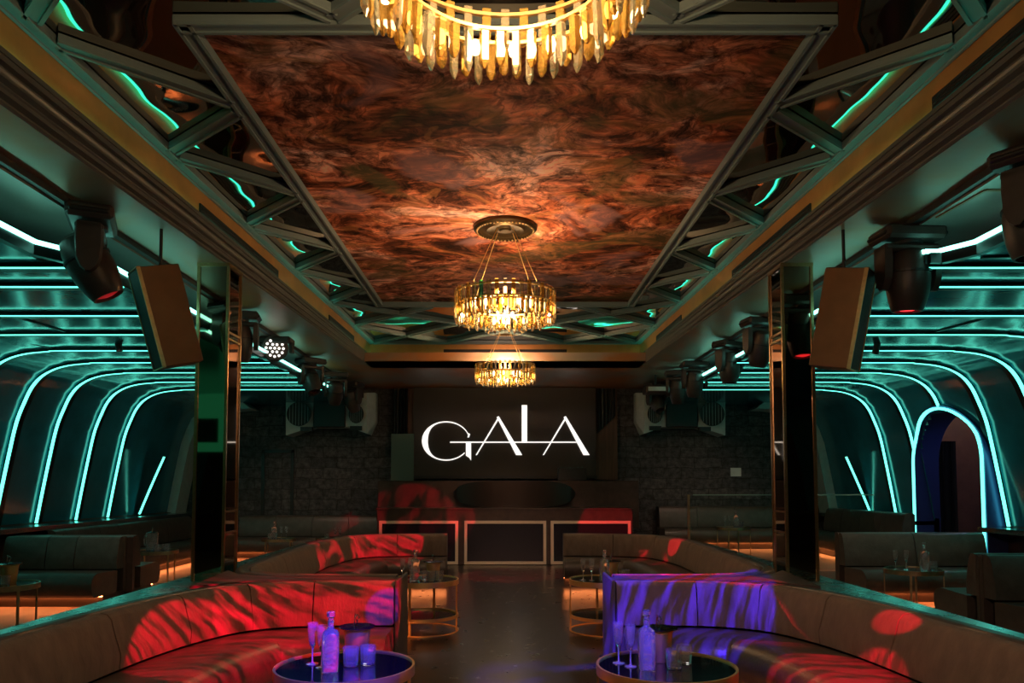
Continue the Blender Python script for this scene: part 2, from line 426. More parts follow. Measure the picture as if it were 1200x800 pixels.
# far end of the coffer
W2 = cx_(YW)
struct(MB().box((-W2, YW, ZW - .02), (W2, YW + .08, ZC + .1)).build('trim_copper_frieze_back', copper_wall))
zt_ = ZS + .068
prof = [(YW, ZS + .0), (YM, ZS), (YM, ZS + .014), (YM + .018, ZS + .02), (YM + .018, ZS + .034), (YM + .006, ZS + .04), (YM + .006, zt_), (YM + .03, zt_ + .004), (YW, zt_ + .004)]
mb.loft([[Vector((sx * mx_(YM), y, z)) for y, z in prof] for sx in (-1, 1)]) if 0 else None
mb = MB().loft([[Vector((sx * mx_(YM), y, z)) for y, z in prof] for sx in (-1, 1)])
struct(mb.build('trim_crown_back', moulding))
o = MB().box((-W2 + .03, YW - .024, ZW + .004), (W2 - .03, YW - .004, ZW + .014)).build('cove_light', led_cove)
tag(o, 'teal LED strip on the crown moulding at the sign end of the coffer', 'cove light', 'teal LED coves round the coffer')
struct(MB().box((-mx_(YM), YM, ZS), (mx_(YM), YB, ZS + .15)).build('trim_soffit_back', soffit_mat))
# dark air slots in the frieze
def slot(s, y0, y1, label):
    g = thing('air_grille', label, 'air grille', (s * cx_((y0 + y1) / 2), (y0 + y1) / 2, ZW + .05), 'air slots in the copper frieze')
    mb = MB().loft([[Vector((s * (cx_(y) - .012), y, ZW + .03)), Vector((s * (cx_(y) - .012), y, ZW + .12)), Vector((s * (cx_(y) + .0), y, ZW + .12)), Vector((s * (cx_(y) + .0), y, ZW + .03))] for y in (y0, y1)])
    mb.build('frame', black, g)
    mb = MB()
    for k in range(3):
        z = ZW + .045 + k * .025
        mb.loft([[Vector((s * (cx_(y) - .018), y, z)), Vector((s * (cx_(y) - .018), y, z + .006)), Vector((s * (cx_(y) - .011), y, z + .006)), Vector((s * (cx_(y) - .011), y, z))] for y in (y0 + .02, y1 - .02)])
    mb.build('slat', black, g)
for s, nm in ((-1, 'left'), (1, 'right')):
    slot(s, 5.75, 7.6, 'long black air slot in the %s copper frieze beside the mural' % nm)
    slot(s, 9.6, 11.0, 'black air slot in the %s copper frieze close to the sign end' % nm)
slot(1, 2.9, 4.15, 'black air slot in the right copper frieze above the first moving head')
g = thing('air_grille', 'black air slot in the end frieze behind the chandeliers', 'air grille', (0, YW, ZW + .05), 'air slots in the copper frieze')
MB().box((-1.02, YW - .012, ZW + .06), (1.02, YW, ZW + .14)).build('frame', black, g)
mb = MB()
for k in range(3): mb.box((-1.0, YW - .018, ZW + .072 + k * .022), (1.0, YW - .011, ZW + .078 + k * .022))
mb.build('slat', black, g)

# mirrored ceiling and mural
AX = 1.60; AY0 = 3.72; AY1 = 9.54
def quad(mb, x0, y0, x1, y1, z, t=.03): mb.box((x0, y0, z), (x1, y1, z + t)); return mb
mb = MB()
for a in ((-2.7, Y0, 2.7, AY0), (-2.7, AY1, 2.7, YW + .05), (-2.7, AY0, -AX, AY1), (AX, AY0, 2.7, AY1)): quad(mb, *a, ZC)
struct(mb.build('ceiling_mirror', mirror_ceiling))
o = MB().box((-AX + .001, AY0 + .001, ZC - .004), (AX - .001, AY1 - .001, ZC + .026)).build('ceiling_mural', mural_m)
tag(o, 'long painted ceiling mural in rust, rose and umber above the central aisle', 'mural')

lat = thing('ceiling_lattice', 'grey-green timber lattice framing the mural against the mirrored ceiling', 'lattice', (0, 7, ZC))
ZL = ZC - .026
def lbar(p, q, w=.095, h=.04, name='diagonal_bar', m=None):
    b = MB(); b.bar((p[0], p[1], ZL), (q[0], q[1], ZL), w, h)
    # raised fillets along both edges give the moulded section
    P = Vector((p[0], p[1], ZL - h / 2 - .004)); Q = Vector((q[0], q[1], ZL - h / 2 - .004)); r = (Q - P).normalized().cross(Vector((0, 0, 1))) * (w / 2 - .012)
    b.bar(P + r, Q + r, .02, .014); b.bar(P - r, Q - r, .02, .014)
    b.build(name, grey_paint, lat)
for s in (-1, 1):
    lbar((s * (cx_(Y0) - .05), Y0), (s * (cx_(YW) - .05), YW), name='chord')
    lbar((s * (AX + .04), AY0 - .08), (s * (AX + .04), AY1 + .08), name='chord')
    outer = [3.77, 5.15, 6.6, 8.0, 9.4, 10.8]; inner = [4.5, 5.9, 7.3, 8.7]
    xo = lambda y: s * (cx_(y) - .09); xi = s * (AX + .08)
    for k, yi in enumerate(inner):
        lbar((xo(outer[k]), outer[k] + .05), (xi, yi - .05)); lbar((xi, yi + .05), (xo(outer[k + 1]), outer[k + 1] - .05))
    # diagonal grid over the sign end
    lbar((xo(9.4), 9.46), (s * -.30 , 11.45)); lbar((s * -.30, 11.45), (s * -.95, 12.13))
    lbar((xo(10.8), 10.86), (s * .96, 12.13))
    lbar((xo(12.1), 12.12), (s * -.35, 9.66)) if s < 0 else lbar((xo(12.1), 12.12), (s * -.35, 9.66))
    lbar((xo(10.8), 10.75), (s * .98, 9.66))
    # first bay, over the camera end of the mural
    lbar((s * .86, 3.6), (xo(2.25), 2.25)); lbar((xo(3.7), 3.62), (s * .9, 2.2)); lbar((xo(2.2), 2.1), (s * 1.0, .8))
lbar((-AX - .08, AY0 - .04), (AX + .08, AY0 - .04), name='chord'); lbar((-AX - .08, AY1 + .04), (AX + .08, AY1 + .04), name='chord')
lbar((-W2 + .05, YW - .05), (W2 - .05, YW - .05), name='chord')
lbar((-.86, 3.6), (.9, 2.2)); lbar((.86, 3.6), (-.9, 2.2))

# ------------------------------------------------------------------ side vaults
VP = [(3.02, 3.0), (5.1, 3.0), (5.35, 2.99), (5.6, 2.965), (5.8, 2.91), (5.97, 2.81), (6.09, 2.67), (6.18, 2.48), (6.28, 2.2), (6.37, 1.75), (6.45, 1.3), (6.52, .88)]
def vs_(s): return 1.0 if s < 0 else .985
ARC_Y = 10.38; ARC_R = .78; ARC_SP = 1.72; ARC_RISE = .72
def in_arch(y, z, grow=0.0):
    if abs(y - ARC_Y) > ARC_R + grow: return False
    t = (y - ARC_Y) / (ARC_R + grow)
    return z < ARC_SP + (ARC_RISE + grow) * math.sqrt(max(0, 1 - t * t))
def fine(prof, step=.06):
    out = []
    P = [Vector((a, b, 0)) for a, b in prof]
    for a, b in zip(P, P[1:]):
        n = max(1, int((b - a).length / step))
        for k in range(n): out.append(a.lerp(b, k / n))
    out.append(P[-1]); return [(p.x, p.y) for p in out]
VF = fine(VP)
def vault_x(z): 
    for (x0, z0), (x1, z1) in zip(VP[1:], VP[2:]):
        if z1 <= z <= z0: return x0 + (x1 - x0) * (z - z0) / (z1 - z0 - 1e-9)
    return VP[-1][0]
for s, nm in ((-1, 'left'), (1, 'right')):
    mb = MB(); k = vs_(s)
    ys = [Y0, 0, 3, 5.25] + [5.25 + .06 * i for i in range(1, int((YB - 5.25) / .06) + 1)] + [YB] if s > 0 else [Y0, 5.25, YB]
    start = {}
    vs = [(s * x * k, y, z) for y in ys for x, z in VF]; n = len(VF); fs = []
    for i in range(len(ys) - 1):
        for j in range(n - 1):
            yc = (ys[i] + ys[i + 1]) / 2; xc, zc = (VF[j][0] + VF[j + 1][0]) / 2, (VF[j][1] + VF[j + 1][1]) / 2
            if s > 0 and zc < 2.7 and in_arch(yc, zc, -.02): continue
            if yc < 5.25 and xc < 3.3: continue
            fs.append((i * n + j, i * n + j + 1, (i + 1) * n + j + 1, (i + 1) * n + j))
    mb.add(vs, fs)
    struct(mb.build('wall_' + nm, vault_mat, smooth=50))
    # lower wall below the ledge and the lacquered ledge itself
    x0, x1 = 6.52 * k, 6.55 * k
    mb = MB()
    segs = [(Y0, YB)] if s < 0 else [(Y0, ARC_Y - ARC_R), (ARC_Y + ARC_R, YB)]
    for a, b in segs: mb.box((min(s * x0, s * (x0 + .08)), a, 0), (max(s * x0, s * (x0 + .08)), b, .9))
    struct(mb.build('trim_dado_' + nm, booth_mat))
    mb = MB()
    for a, b in segs: mb.box((min(s * 6.08, s * x0), a, .80), (max(s * 6.08, s * x0), b, .86))
    struct(mb.build('trim_wall_ledge_' + nm, shelf_mat))
    # end band where vault meets the stone
    mb = MB(); pr = [(x * k, z) for x, z in VP if x > 5]
    rings = []
    for i, (x, z) in enumerate(pr):
        rings.append([Vector((s * x, YB - .02, z)), Vector((s * x, YB - .5, z)), Vector((s * (x - .16), YB - .5, z - (.12 if x < 6.1 else .03))), Vector((s * (x - .16), YB - .02, z - (.12 if x < 6.1 else .03)))])
    mb.loft(rings); struct(mb.build('trim_vault_end_' + nm, housing, smooth=40))
    # black edge of the dropped vault with its LED line, stepped in plan
    edge = [(3.27, Y0), (3.27, 5.04), (3.13, 5.25), (3.04, 5.25), (3.04, 12.9)]
    mb = MB(); lm = MB()
    for (xa, ya), (xb, yb) in zip(edge, edge[1:]):
        mb.bar((s * xa, ya, ZV + .02), (s * xb, yb, ZV + .02), .05, .075)
        lm.bar((s * (xa - .028), ya + .0, ZV + .072), (s * (xb - .028), yb, ZV + .072), .025, .03)
    g = thing('edge_light', 'bright teal LED line along the stepped edge of the %s vaulted ceiling' % nm, 'light strip', (s * 3.04, 5.25, ZV), 'vault edge lights')
    mb.build('edge_profile', rib_mat, g); lm.build('diffuser', led_edge, g)

# dark seams across the vault ceilings and the copper outline of a ceiling hatch
for nm, segs in (('left', (((0, 366), (75, 388)), ((0, 396), (64, 408)), ((118, 322), (172, 352)), ((0, 412), (110, 428)))), ('right', (((1160, 372), (1095, 389)), ((1200, 300), (1150, 302)), ((1060, 322), (1015, 352)), ((1200, 398), (1080, 418))))):
    mb = MB()
    for a, b in segs:
        p = U(*a, z=ZV - .006); q = U(*b, z=ZV - .006); mb.bar(p, q, .03, .012)
    struct(mb.build('trim_seam_' + nm, black))
mb = MB(); hp = [U(1098, 255, z=ZSIDE - .004), U(1155, 223, z=ZSIDE - .004), U(1200, 223, z=ZSIDE - .004)]
for a, b in zip(hp, hp[1:]): mb.bar(a, b, .02, .008)
struct(mb.build('trim_ceiling_hatch', spk_copper))
# ribs
DEP = [5.33, 5.85, 6.86, 7.73, 8.65, 9.5, 10.35, 11.3, 12.2, 13.1]
def prof_pts(s, i0, i1, off):
    k = vs_(s); pts = [Vector((x * k, 0, z)) for x, z in VP[i0:i1]]
    out = []
    for i, p in enumerate(pts):
        a = pts[max(0, i - 1)]; b = pts[min(len(pts) - 1, i + 1)]; d = (b - a).normalized(); n = Vector((-abs(d.z), 0, -abs(d.x)))   # inward and down
        q = p + n * off; out.append(Vector((s * q.x, 0, q.z)))
    return out
def cutz(pts, zmin):
    out = []
    for p in pts:
        if p.z >= zmin: out.append(p)
        else:
            a = out[-1]; t = (a.z - zmin) / (a.z - p.z); out.append(a.lerp(p, t)); break
    return out
ordinal = ['first', 'second', 'third', 'fourth', 'fifth', 'sixth', 'seventh', 'eighth', 'ninth', 'tenth']
for s, nm in ((-1, 'left'), (1, 'right')):
    for i, d in enumerate(DEP):
        i0 = 0
        g = thing('light_rib', 'teal LED rib of the %s vault, %s of ten counted towards the sign wall' % (nm, ordinal[i]), 'light rib', (s * 6.0, d, 0), 'LED ribs of the %s vault' % nm)
        zmin = .9
        pts_h = prof_pts(s, 0, len(VP), .015)
        if i == 9: pts_h = [Vector((s * x_, 0, z_)) for x_, z_ in ((6.02, 1.9), (6.16, 1.57), (6.30, 1.23), (6.43, .9))]
        if s > 0 and i == 6: pts_h = cutz(pts_h, 2.50)
        if s > 0 and i == 7: pts_h = cutz(pts_h, 1.5)
        def ring(pts, w, h, dy, off, w2=None):
            rr = []
            for q, p in enumerate(pts):
                a = pts[max(0, q - 1)]; b = pts[min(len(pts) - 1, q + 1)]; t = (b - a).normalized()
                n = Vector((t.z, 0, -t.x)); n = n if (n.x * s < 0 or (abs(n.x) < 1e-3 and n.z < 0)) else -n
                if n.z > .3: n = -n
                c = p + n * off + Vector((0, d + dy, 0)); W = w
                hh = h
                if w2: f = min(1, max(0, (2.99 - p.z) / .25)); W = w2 + (w - w2) * f; h = (.008 + .012 * f)
                rr.append([c + Vector((0, -W / 2, 0)) - n * h / 2, c + Vector((0, W / 2, 0)) - n * h / 2, c + Vector((0, W / 2, 0)) + n * h / 2, c + Vector((0, -W / 2, 0)) + n * h / 2]); h = hh
            return rr
        ps = [Vector(p) for p in smoothpath(pts_h, 5)]
        MB().loft(ring(ps, .15, .03, .02, 0)).build('channel', rib_mat, g, smooth=40)
        MB().loft(ring(ps, .040, .02, -.045, .022, .010)).build('diffuser', led, g, smooth=40)
        if i == 0: continue

# arched doorway on the right
ar = thing('arched_portal', 'teal lit arched doorway frame in the curved wall, blue corridor beyond', 'doorway', (6.15, ARC_Y, 0))
def archpath(r, rise, x, n=26, z0=0.0):
    X = lambda z: min(x, vault_x(max(z, .9)) * .985 - .05 + (x - 6.16)) if x < 6.3 else x
    pts = [Vector((x, ARC_Y + r, z0))] + [Vector((x, ARC_Y + r * math.cos(t), ARC_SP + rise * math.sin(t))) for t in [PI * i / n for i in range(n + 1)]] + [Vector((x, ARC_Y - r, z0))]
    for p in pts: p.x = X(p.z)
    return pts
AXF = 6.16
mb = MB(); a = archpath(ARC_R, ARC_RISE, AXF); b = archpath(ARC_R, ARC_RISE, 6.52); c = archpath(ARC_R + .07, ARC_RISE + .07, 6.52); d_ = archpath(ARC_R + .07, ARC_RISE + .07, AXF)
mb.loft([[w, x, y, z] for w, x, y, z in zip(a, b, c, d_)]); mb.build('jamb', blue_wall, ar, smooth=40)
mb = MB(); a = archpath(ARC_R + .01, ARC_RISE + .01, AXF); c = archpath(ARC_R + .045, ARC_RISE + .045, AXF); e = archpath(ARC_R + .045, ARC_RISE + .045, AXF - .025); f_ = archpath(ARC_R + .01, ARC_RISE + .01, AXF - .025)
mb.loft([[w, x, y, z] for w, x, y, z in zip(a, c, e, f_)]); mb.build('light_strip', led, ar, smooth=40)
# corridor behind
struct(MB().box((6.62, 12.3, 0), (8.8, 12.4, 3.0)).build('wall_corridor_end', brown_wall))
struct(MB().box((8.7, 8.5, 0), (8.8, 12.3, 3.0)).build('wall_corridor_side', brown_wall))
struct(MB().box((6.62, 8.4, 0), (8.8, 8.5, 3.0)).build('wall_corridor_near', brown_wall))
struct(MB().box((6.62, 8.4, 3.0), (8.8, 12.4, 3.1)).build('ceiling_corridor', brown_wall))
mb = MB(); ring = []
for i in range(29):
    x = 7.03 + .40 * i / 28; y = 12.22 + .022 * math.sin(i * 1.9)
    ring.append([Vector((x, y, .02)), Vector((x, y, 2.12)), Vector((x, y + .03, 2.12)), Vector((x, y + .03, .02))])
mb.loft(ring); o = mb.build('dark_curtain', curtain_m, smooth=60); tag(o, 'black pleated curtain hanging in the corridor beyond the arched doorway', 'curtain')

# ------------------------------------------------------------------ ledge, platform, balustrade
for s, nm in ((-1, 'left'), (1, 'right')):
    mb = MB(); 
    mb.box((min(s * 2.36, s * 2.86), Y0 + .1, .54), (max(s * 2.36, s * 2.86), 10.6, .58)); 
    mb.box((min(s * 2.42, s * 2.80), Y0 + .1, 0), (max(s * 2.42, s * 2.80), 10.55, .54))
    struct(mb.build('trim_divider_' + nm, ledge_mat))
struct(MB().box((2.9, 10.6, 0), (6.45, YB, .18)).build('floor_platform', side_floor_m))
bal = thing('glass_balustrade', 'clear glass balustrade on the raised platform beside the arched doorway side', 'balustrade', (4, 10.7, .18))
MB().box((2.66, 10.69, .2), (5.3, 10.705, 1.25)).build('glass_pane', pane, bal)
MB().box((2.70, 10.685, 1.25), (5.3, 10.71, 1.265)).build('top_rail', rail_m, bal)
MB().box((2.62, 10.68, .0), (2.65, 10.71, 1.26)).build('post', dullgold, bal)

# ------------------------------------------------------------------ pillars
def pillar(s, nm):
    xi, xo, ya, yb = 2.41, 2.665, 6.38, 6.68
    x0, x1 = (s * xo, s * xi) if s < 0 else (s * xi, s * xo)
    g = thing('mirrored_pillar', 'square mirrored pillar with gold edges, rising from the %s divider ledge' % nm, 'pillar', ((x0 + x1) / 2, 6.5, 0), 'mirrored pillars')
    MB().box((x0, ya, .58), (x1, yb, ZS - .0)).build('mirror_cladding', mirror, g)
    for X in (x0, x1):
        for Y in (ya, yb):
            MB().box((X - .012, Y - .012, .58), (X + .012, Y + .012, ZS)).build('corner_trim', gold, g)
    mb = MB().box((x0 - .014, ya - .014, ZS - .03), (x1 + .014, yb + .014, ZS)); mb.build('top_band', gold, g)
    xi_ = x1 if s < 0 else x0
    mb = MB()
    for z in (2.72, 2.66, 1.16, .98): mb.box((xi_ - .008, ya, z), (xi_ + .008, yb, z + .018))
    mb.build('cross_band', dullgold, g)
pillar(-1, 'left'); pillar(1, 'right')

# ------------------------------------------------------------------ chandeliers
def crystal_mesh(w, h, mat, name, point=True):
    b = MB(); hw = w / 2; t = w * .32
    b.loft([[Vector((-hw, -t, z)), Vector((hw, -t, z)), Vector((hw * .7, t, z)), Vector((-hw * .7, t, z))] for z in (0, -h * .8)] + [[Vector((-hw * .25, -t * .3, -h)), Vector((hw * .25, -t * .3, -h)), Vector((hw * .2, t * .3, -h)), Vector((-hw * .2, t * .3, -h))]] if point else
           [[Vector((-hw, -t, z)), Vector((hw, -t, z)), Vector((hw, t, z)), Vector((-hw, t, z))] for z in (0, -h)])
    o = b.build(name, mat); COL.objects.unlink(o); return o.data
cm = [crystal_mesh(.036, .135, crystal_a, 'crystal'), crystal_mesh(.032, .155, crystal_c, 'crystal'), crystal_mesh(.038, .12, crystal_a, 'crystal')]
tm = [crystal_mesh(.030, .15, crystal_c, 'tube', False), crystal_mesh(.032, .14, crystal_a, 'tube', False), crystal_mesh(.03, .15, crystal_g, 'tube', False)]
def chandelier(y, zb, label, r=.46, cords=True, n_out=60, grn=()):
    g = thing('chandelier', label, 'chandelier', (0, y, zb + .2), 'crystal ring chandeliers')
    T = Vector((0, y, 0))
    def at(o, ang, rad, z, tilt=0): 
        o.parent = g; o.location = Vector((rad * math.cos(ang), rad * math.sin(ang), z - (zb + .2))); o.rotation_euler = (tilt, 0, ang + PI / 2)
    # brass rings
    for nm_, rr, zz in (('ring', r - .012, zb + .125), ('ring', r - .10, zb + .125), ('ring', r - .012, zb + .235)):
        MB().lathe([(rr - .008, zz), (rr + .008, zz), (rr + .008, zz + .012), (rr - .008, zz + .012), (rr - .008, zz)], 48, Matrix.Translation(T)).build(nm_, brass, g, smooth=40)
    for k in range(8):
        a = k * PI / 4; 
        MB().bar(T + Vector(((r - .1) * math.cos(a), (r - .1) * math.sin(a), zb + .131)), T + Vector(((r - .01) * math.cos(a), (r - .01) * math.sin(a), zb + .131)), .012, .012).build('strut', brass, g)
    for k in range(n_out):
        a = 2 * PI * k / n_out + .01
        o = bpy.data.objects.new('crystal', cm[k % 2 if k % 5 else 2]); COL.objects.link(o); at(o, a, r, zb + .135 - random.uniform(0, .012), .05)
    for k in range(40):
        a = 2 * PI * k / 40 + .05
        o = bpy.data.objects.new('crystal', cm[(k + 1) % 3]); COL.objects.link(o); at(o, a, r - .10, zb + .12, -.05)
    for k in range(40):
        a = 2 * PI * k / 40
        o = bpy.data.objects.new('glass_tube', tm[2] if k in grn else tm[k % 2]); COL.objects.link(o); at(o, a, r - .004, zb + .265)
    bm_ = MB().lathe([(0, -.03), (.013, -.024), (.018, 0), (.013, .02), (0, .03)], 10).build('bulb', bulb, None, smooth=80); COL.objects.unlink(bm_)
    for k in range(18):
        a = 2 * PI * k / 18 + .1
        o = bpy.data.objects.new('bulb', bm_.data); COL.objects.link(o); at(o, a, r - .052, zb + .085)
    for k in range(4):
        a = PI / 4 + k * PI / 2
        MB().tube([T + Vector((r * .92 * math.cos(a), r * .92 * math.sin(a), zb + .24)), T + Vector((.1 * math.cos(a), .1 * math.sin(a), ZC - .04))], .0035, 6).build('suspension_cord', brass, g)
    # rosette on the ceiling
    ro = MB().lathe([(0, ZC - .05), (.05, ZC - .05), (.06, ZC - .035), (.12, ZC - .03), (.17, ZC - .045), (.20, ZC - .03), (.24, ZC - .03), (.27, ZC - .048), (.292, ZC - .03), (.295, ZC), (0, ZC)], 48, Matrix.Translation(T)).build('ceiling_rosette', rosette_mat, g, smooth=40)
    mb = MB()
    for k in range(48):
        a = 2 * PI * k / 48
        mb.lathe([(0, -.010), (.008, -.006), (.010, 0), (0, .01)], 6, Matrix.Translation(T + Vector((.262 * math.cos(a), .262 * math.sin(a), ZC - .048))))
    mb.build('beading', gold, g, smooth=80)
    pl = bpy.data.lights.new('chandelier_glow', 'POINT'); pl.energy = 60; pl.color = (1, .62, .30); pl.shadow_soft_size = .12
    lo = bpy.data.objects.new('chandelier_glow', pl); COL.objects.link(lo); lo.parent = g; lo.location = (0, 0, .0)
chandelier(2.27, 2.93, 'crystal ring chandelier cut by the top edge, its pointed amber prisms largest of all', r=.46)
chandelier(6.73, 2.90, 'crystal ring chandelier hanging from the bronze rosette at the middle of the mural', grn=(27,))
chandelier(11.27, 2.965, 'crystal ring chandelier hanging just above the glowing sign, green tubes at its sides', grn=(0, 20, 19, 1))

# ------------------------------------------------------------------ stage lighting
def Rz(a): return Matrix.Rotation(a, 4, 'Z')
def Rx(a): return Matrix.Rotation(a, 4, 'X')
def moving_head(loc, yaw, pitch, label, lens=red_lens, sc_=1.0, base=True):
    g = thing('moving_head_light', label, 'stage light', loc, 'moving head stage lights')
    T = Matrix.Translation(loc) @ Rz(yaw) @ Matrix.Scale(sc_, 4)
    mb = MB()
    mb.box((-.2, -.13, -.09), (.2, .13, 0), T, bev=.02); mb.build('base', fixture, g, smooth=30)
    MB().box((-.215, -.11, -.065), (.215, .11, -.035), T, bev=.01).build('handle', black, g)
    MB().cyl(T @ Vector((0, 0, -.09)), T @ Vector((0, 0, -.11)), .09 * sc_, n=24).build('swivel', black, g, smooth=40)
    yk = MB(); yk.box((-.19, -.075, -.165), (.19, .075, -.11), T, bev=.018)
    for sx in (-1, 1):
        R = []
        for z, w in ((-.12, .075), (-.22, .078), (-.33, .07), (-.385, .045), (-.41, .015)):
            R.append([T @ Vector((sx * .145, -w, z)), T @ Vector((sx * .145, w, z)), T @ Vector((sx * .19, w * .85, z)), T @ Vector((sx * .19, -w * .85, z))])
        yk.loft(R)
    yk.build('yoke', fixture, g, smooth=35)
    H = T @ Matrix.Translation((0, 0, -.33)) @ Rx(pitch)
    hd = MB().lathe([(0, .19), (.07, .19), (.105, .165), (.125, .10), (.135, .0), (.13, -.08), (.115, -.15), (.098, -.20), (.092, -.215), (.08, -.215), (.078, -.195), (0, -.195)], 28, H).build('head', fixture, g, smooth=35)
    MB().lathe([(.116, .05), (.139, .05), (.139, .035), (.116, .035)], 28, H).build('seam_ring', black, hd)
    MB().lathe([(0, -.212), (.04, -.208), (.07, -.197), (.07, -.194), (0, -.194)], 24, H).build('lens', lens, hd, smooth=60)
    return g
dim_lens = lens_glass
moving_head((-2.86, 5.05, 3.285), 2.0, -.5, 'large moving head light hanging next to the bright LED corner, left of the tilted speaker', red_dim, 1.12)
moving_head((2.97, 5.40, 3.285), .05, .10, 'large moving head light with glowing red lens beside the right tilted speaker', red_lens, 1.12)
moving_head((3.0, 4.15, 3.285), .6, .0, 'moving head light cut off by the right edge of the view', dim_lens, 1.1)
for x, y, yaw, pit, lens, lab in (
    (-2.9, 8.05, .2, .1, dim_lens, 'dark moving head light right behind the left mirrored pillar'),
    (-2.9, 11.0, .8, -.5, dim_lens, 'dark moving head light past the white pixel wash light'),
    (-2.85, 12.4, .3, .6, dim_lens, 'dark moving head light over the left wall loudspeaker'),
    (-2.82, 13.6, -.5, .5, dim_lens, 'dark moving head light in the left corner by the sign alcove'),
    (2.9, 8.35, .2, .35, red_lens, 'moving head light with a bright red lens behind the right mirrored pillar'),
    (2.95, 9.7, .5, .0, dim_lens, 'dark moving head light hanging between two teal LED corners'),
    (2.9, 11.3, .0, .2, dim_lens, 'dark moving head light above the right end of the short LED dash'),
    (2.85, 12.2, -.2, .25, red_lens, 'moving head light with a faint red lens over the right wall loudspeaker'),
    (2.82, 13.8, .4, -.6, dim_lens, 'dark moving head light in the right corner by the sign alcove')):
    moving_head((x, y, 3.285 if abs(x) > 2.8 else ZS), yaw, pit, lab, lens, 1.0)
# projector in the right corner
pj = thing('projector', 'box projector with a pale lit face hung near the right corner of the sign', 'projector', (2.62, 12.95, 2.9))
MB().box((2.45, 12.8, 3.0), (2.85, 13.2, 3.13), None, bev=.015).build('casing', fixture, pj); MB().box((2.48, 12.785, 3.03), (2.82, 12.8, 3.10)).build('front_vent', housing, pj); MB().box((2.62, 12.95, 3.1), (2.66, 12.99, ZS)).build('mount_pole', black, pj)
# pixel wash
P0 = U(322, 408, y=9.3)
g = thing('pixel_wash_light', 'round wash light with nineteen white LEDs facing the room, behind the left pillar', 'stage light', (P0.x, 9.35, ZSIDE))
T = Matrix.Translation(P0) @ Rz(.30) @ Rx(PI / 2 + .12)
hd = MB().lathe([(0, -.13), (.08, -.13), (.13, -.09), (.165, 0), (.165, .03), (.15, .035), (.148, .02), (0, .02)], 32, T).build('head', fixture, g, smooth=35)
mb = MB()
MB().box((P0.x - .2, 9.25, ZSIDE - .09), (P0.x + .2, 9.5, ZSIDE), None, bev=.02).build('base', fixture, g)
yk = MB()
for sx in (-1, 1): yk.box((P0.x + sx * .19 - .02, 9.33, P0.z - .05), (P0.x + sx * .19 + .02, 9.42, ZSIDE - .08))
yk.build('yoke', fixture, g)
k = 0
for ring_, cnt in ((0, 1), (.052, 6), (.104, 12)):
    for i in range(cnt):
        a = 2 * PI * i / cnt
        MB().cyl(T @ Vector((ring_ * math.cos(a), ring_ * math.sin(a), .018)), T @ Vector((ring_ * math.cos(a), ring_ * math.sin(a), .032)), .015, .017, 12).build('led_cell', white_led, hd)
# small cans
for (px, py, dd, lens, lab) in ((139, 405, 8.4, white_led, 'small black spotlight can with lit white lens under the left vault'), (1027, 408, 8.4, dim_lens, 'small unlit black spotlight can under the right vault')):
    p = U(px, py, y=dd); g = thing('spotlight_can', lab, 'spotlight', (p.x, p.y, ZV))
    MB().cyl((p.x, p.y, ZV), (p.x, p.y, p.z + .04), .012).build('stem', black, g)
    T = Matrix.Translation(p) @ Rx(.5 if dd else 0) @ Rz(.3)
    MB().lathe([(0, .07), (.035, .07), (.038, -.06), (.032, -.06), (.030, -.05), (0, -.05)], 20, T).build('can', black, g, smooth=35)
    MB().lathe([(0, -.056), (.028, -.052), (0, -.0505)], 16, T).build('lens', lens, g)
for (px, py, yy, lab) in ((337, 256, 7.2, 'small black gimbal spotlight in the mirrored band, left of the mural'), (843, 258, 7.2, 'small black gimbal spotlight in the mirrored band, right of the mural')):
    p = U(px, py, y=7.05); g = thing('gimbal_spotlight', lab, 'spotlight', (p.x, p.y, ZC), 'gimbal spotlights in the mirrored band')
    MB().cyl((p.x, p.y, ZC), (p.x, p.y, ZC - .02), .05).build('canopy', black, g)
    MB().cyl((p.x, p.y, ZC), (p.x, p.y, p.z), .01).build('stem', black, g)
    T = Matrix.Translation(p) @ Rx(-.25)
    MB().lathe([(0, .09), (.045, .09), (.05, -.09), (.042, -.09), (.04, -.08), (0, -.08)], 20, T).build('can', black, g, smooth=35)
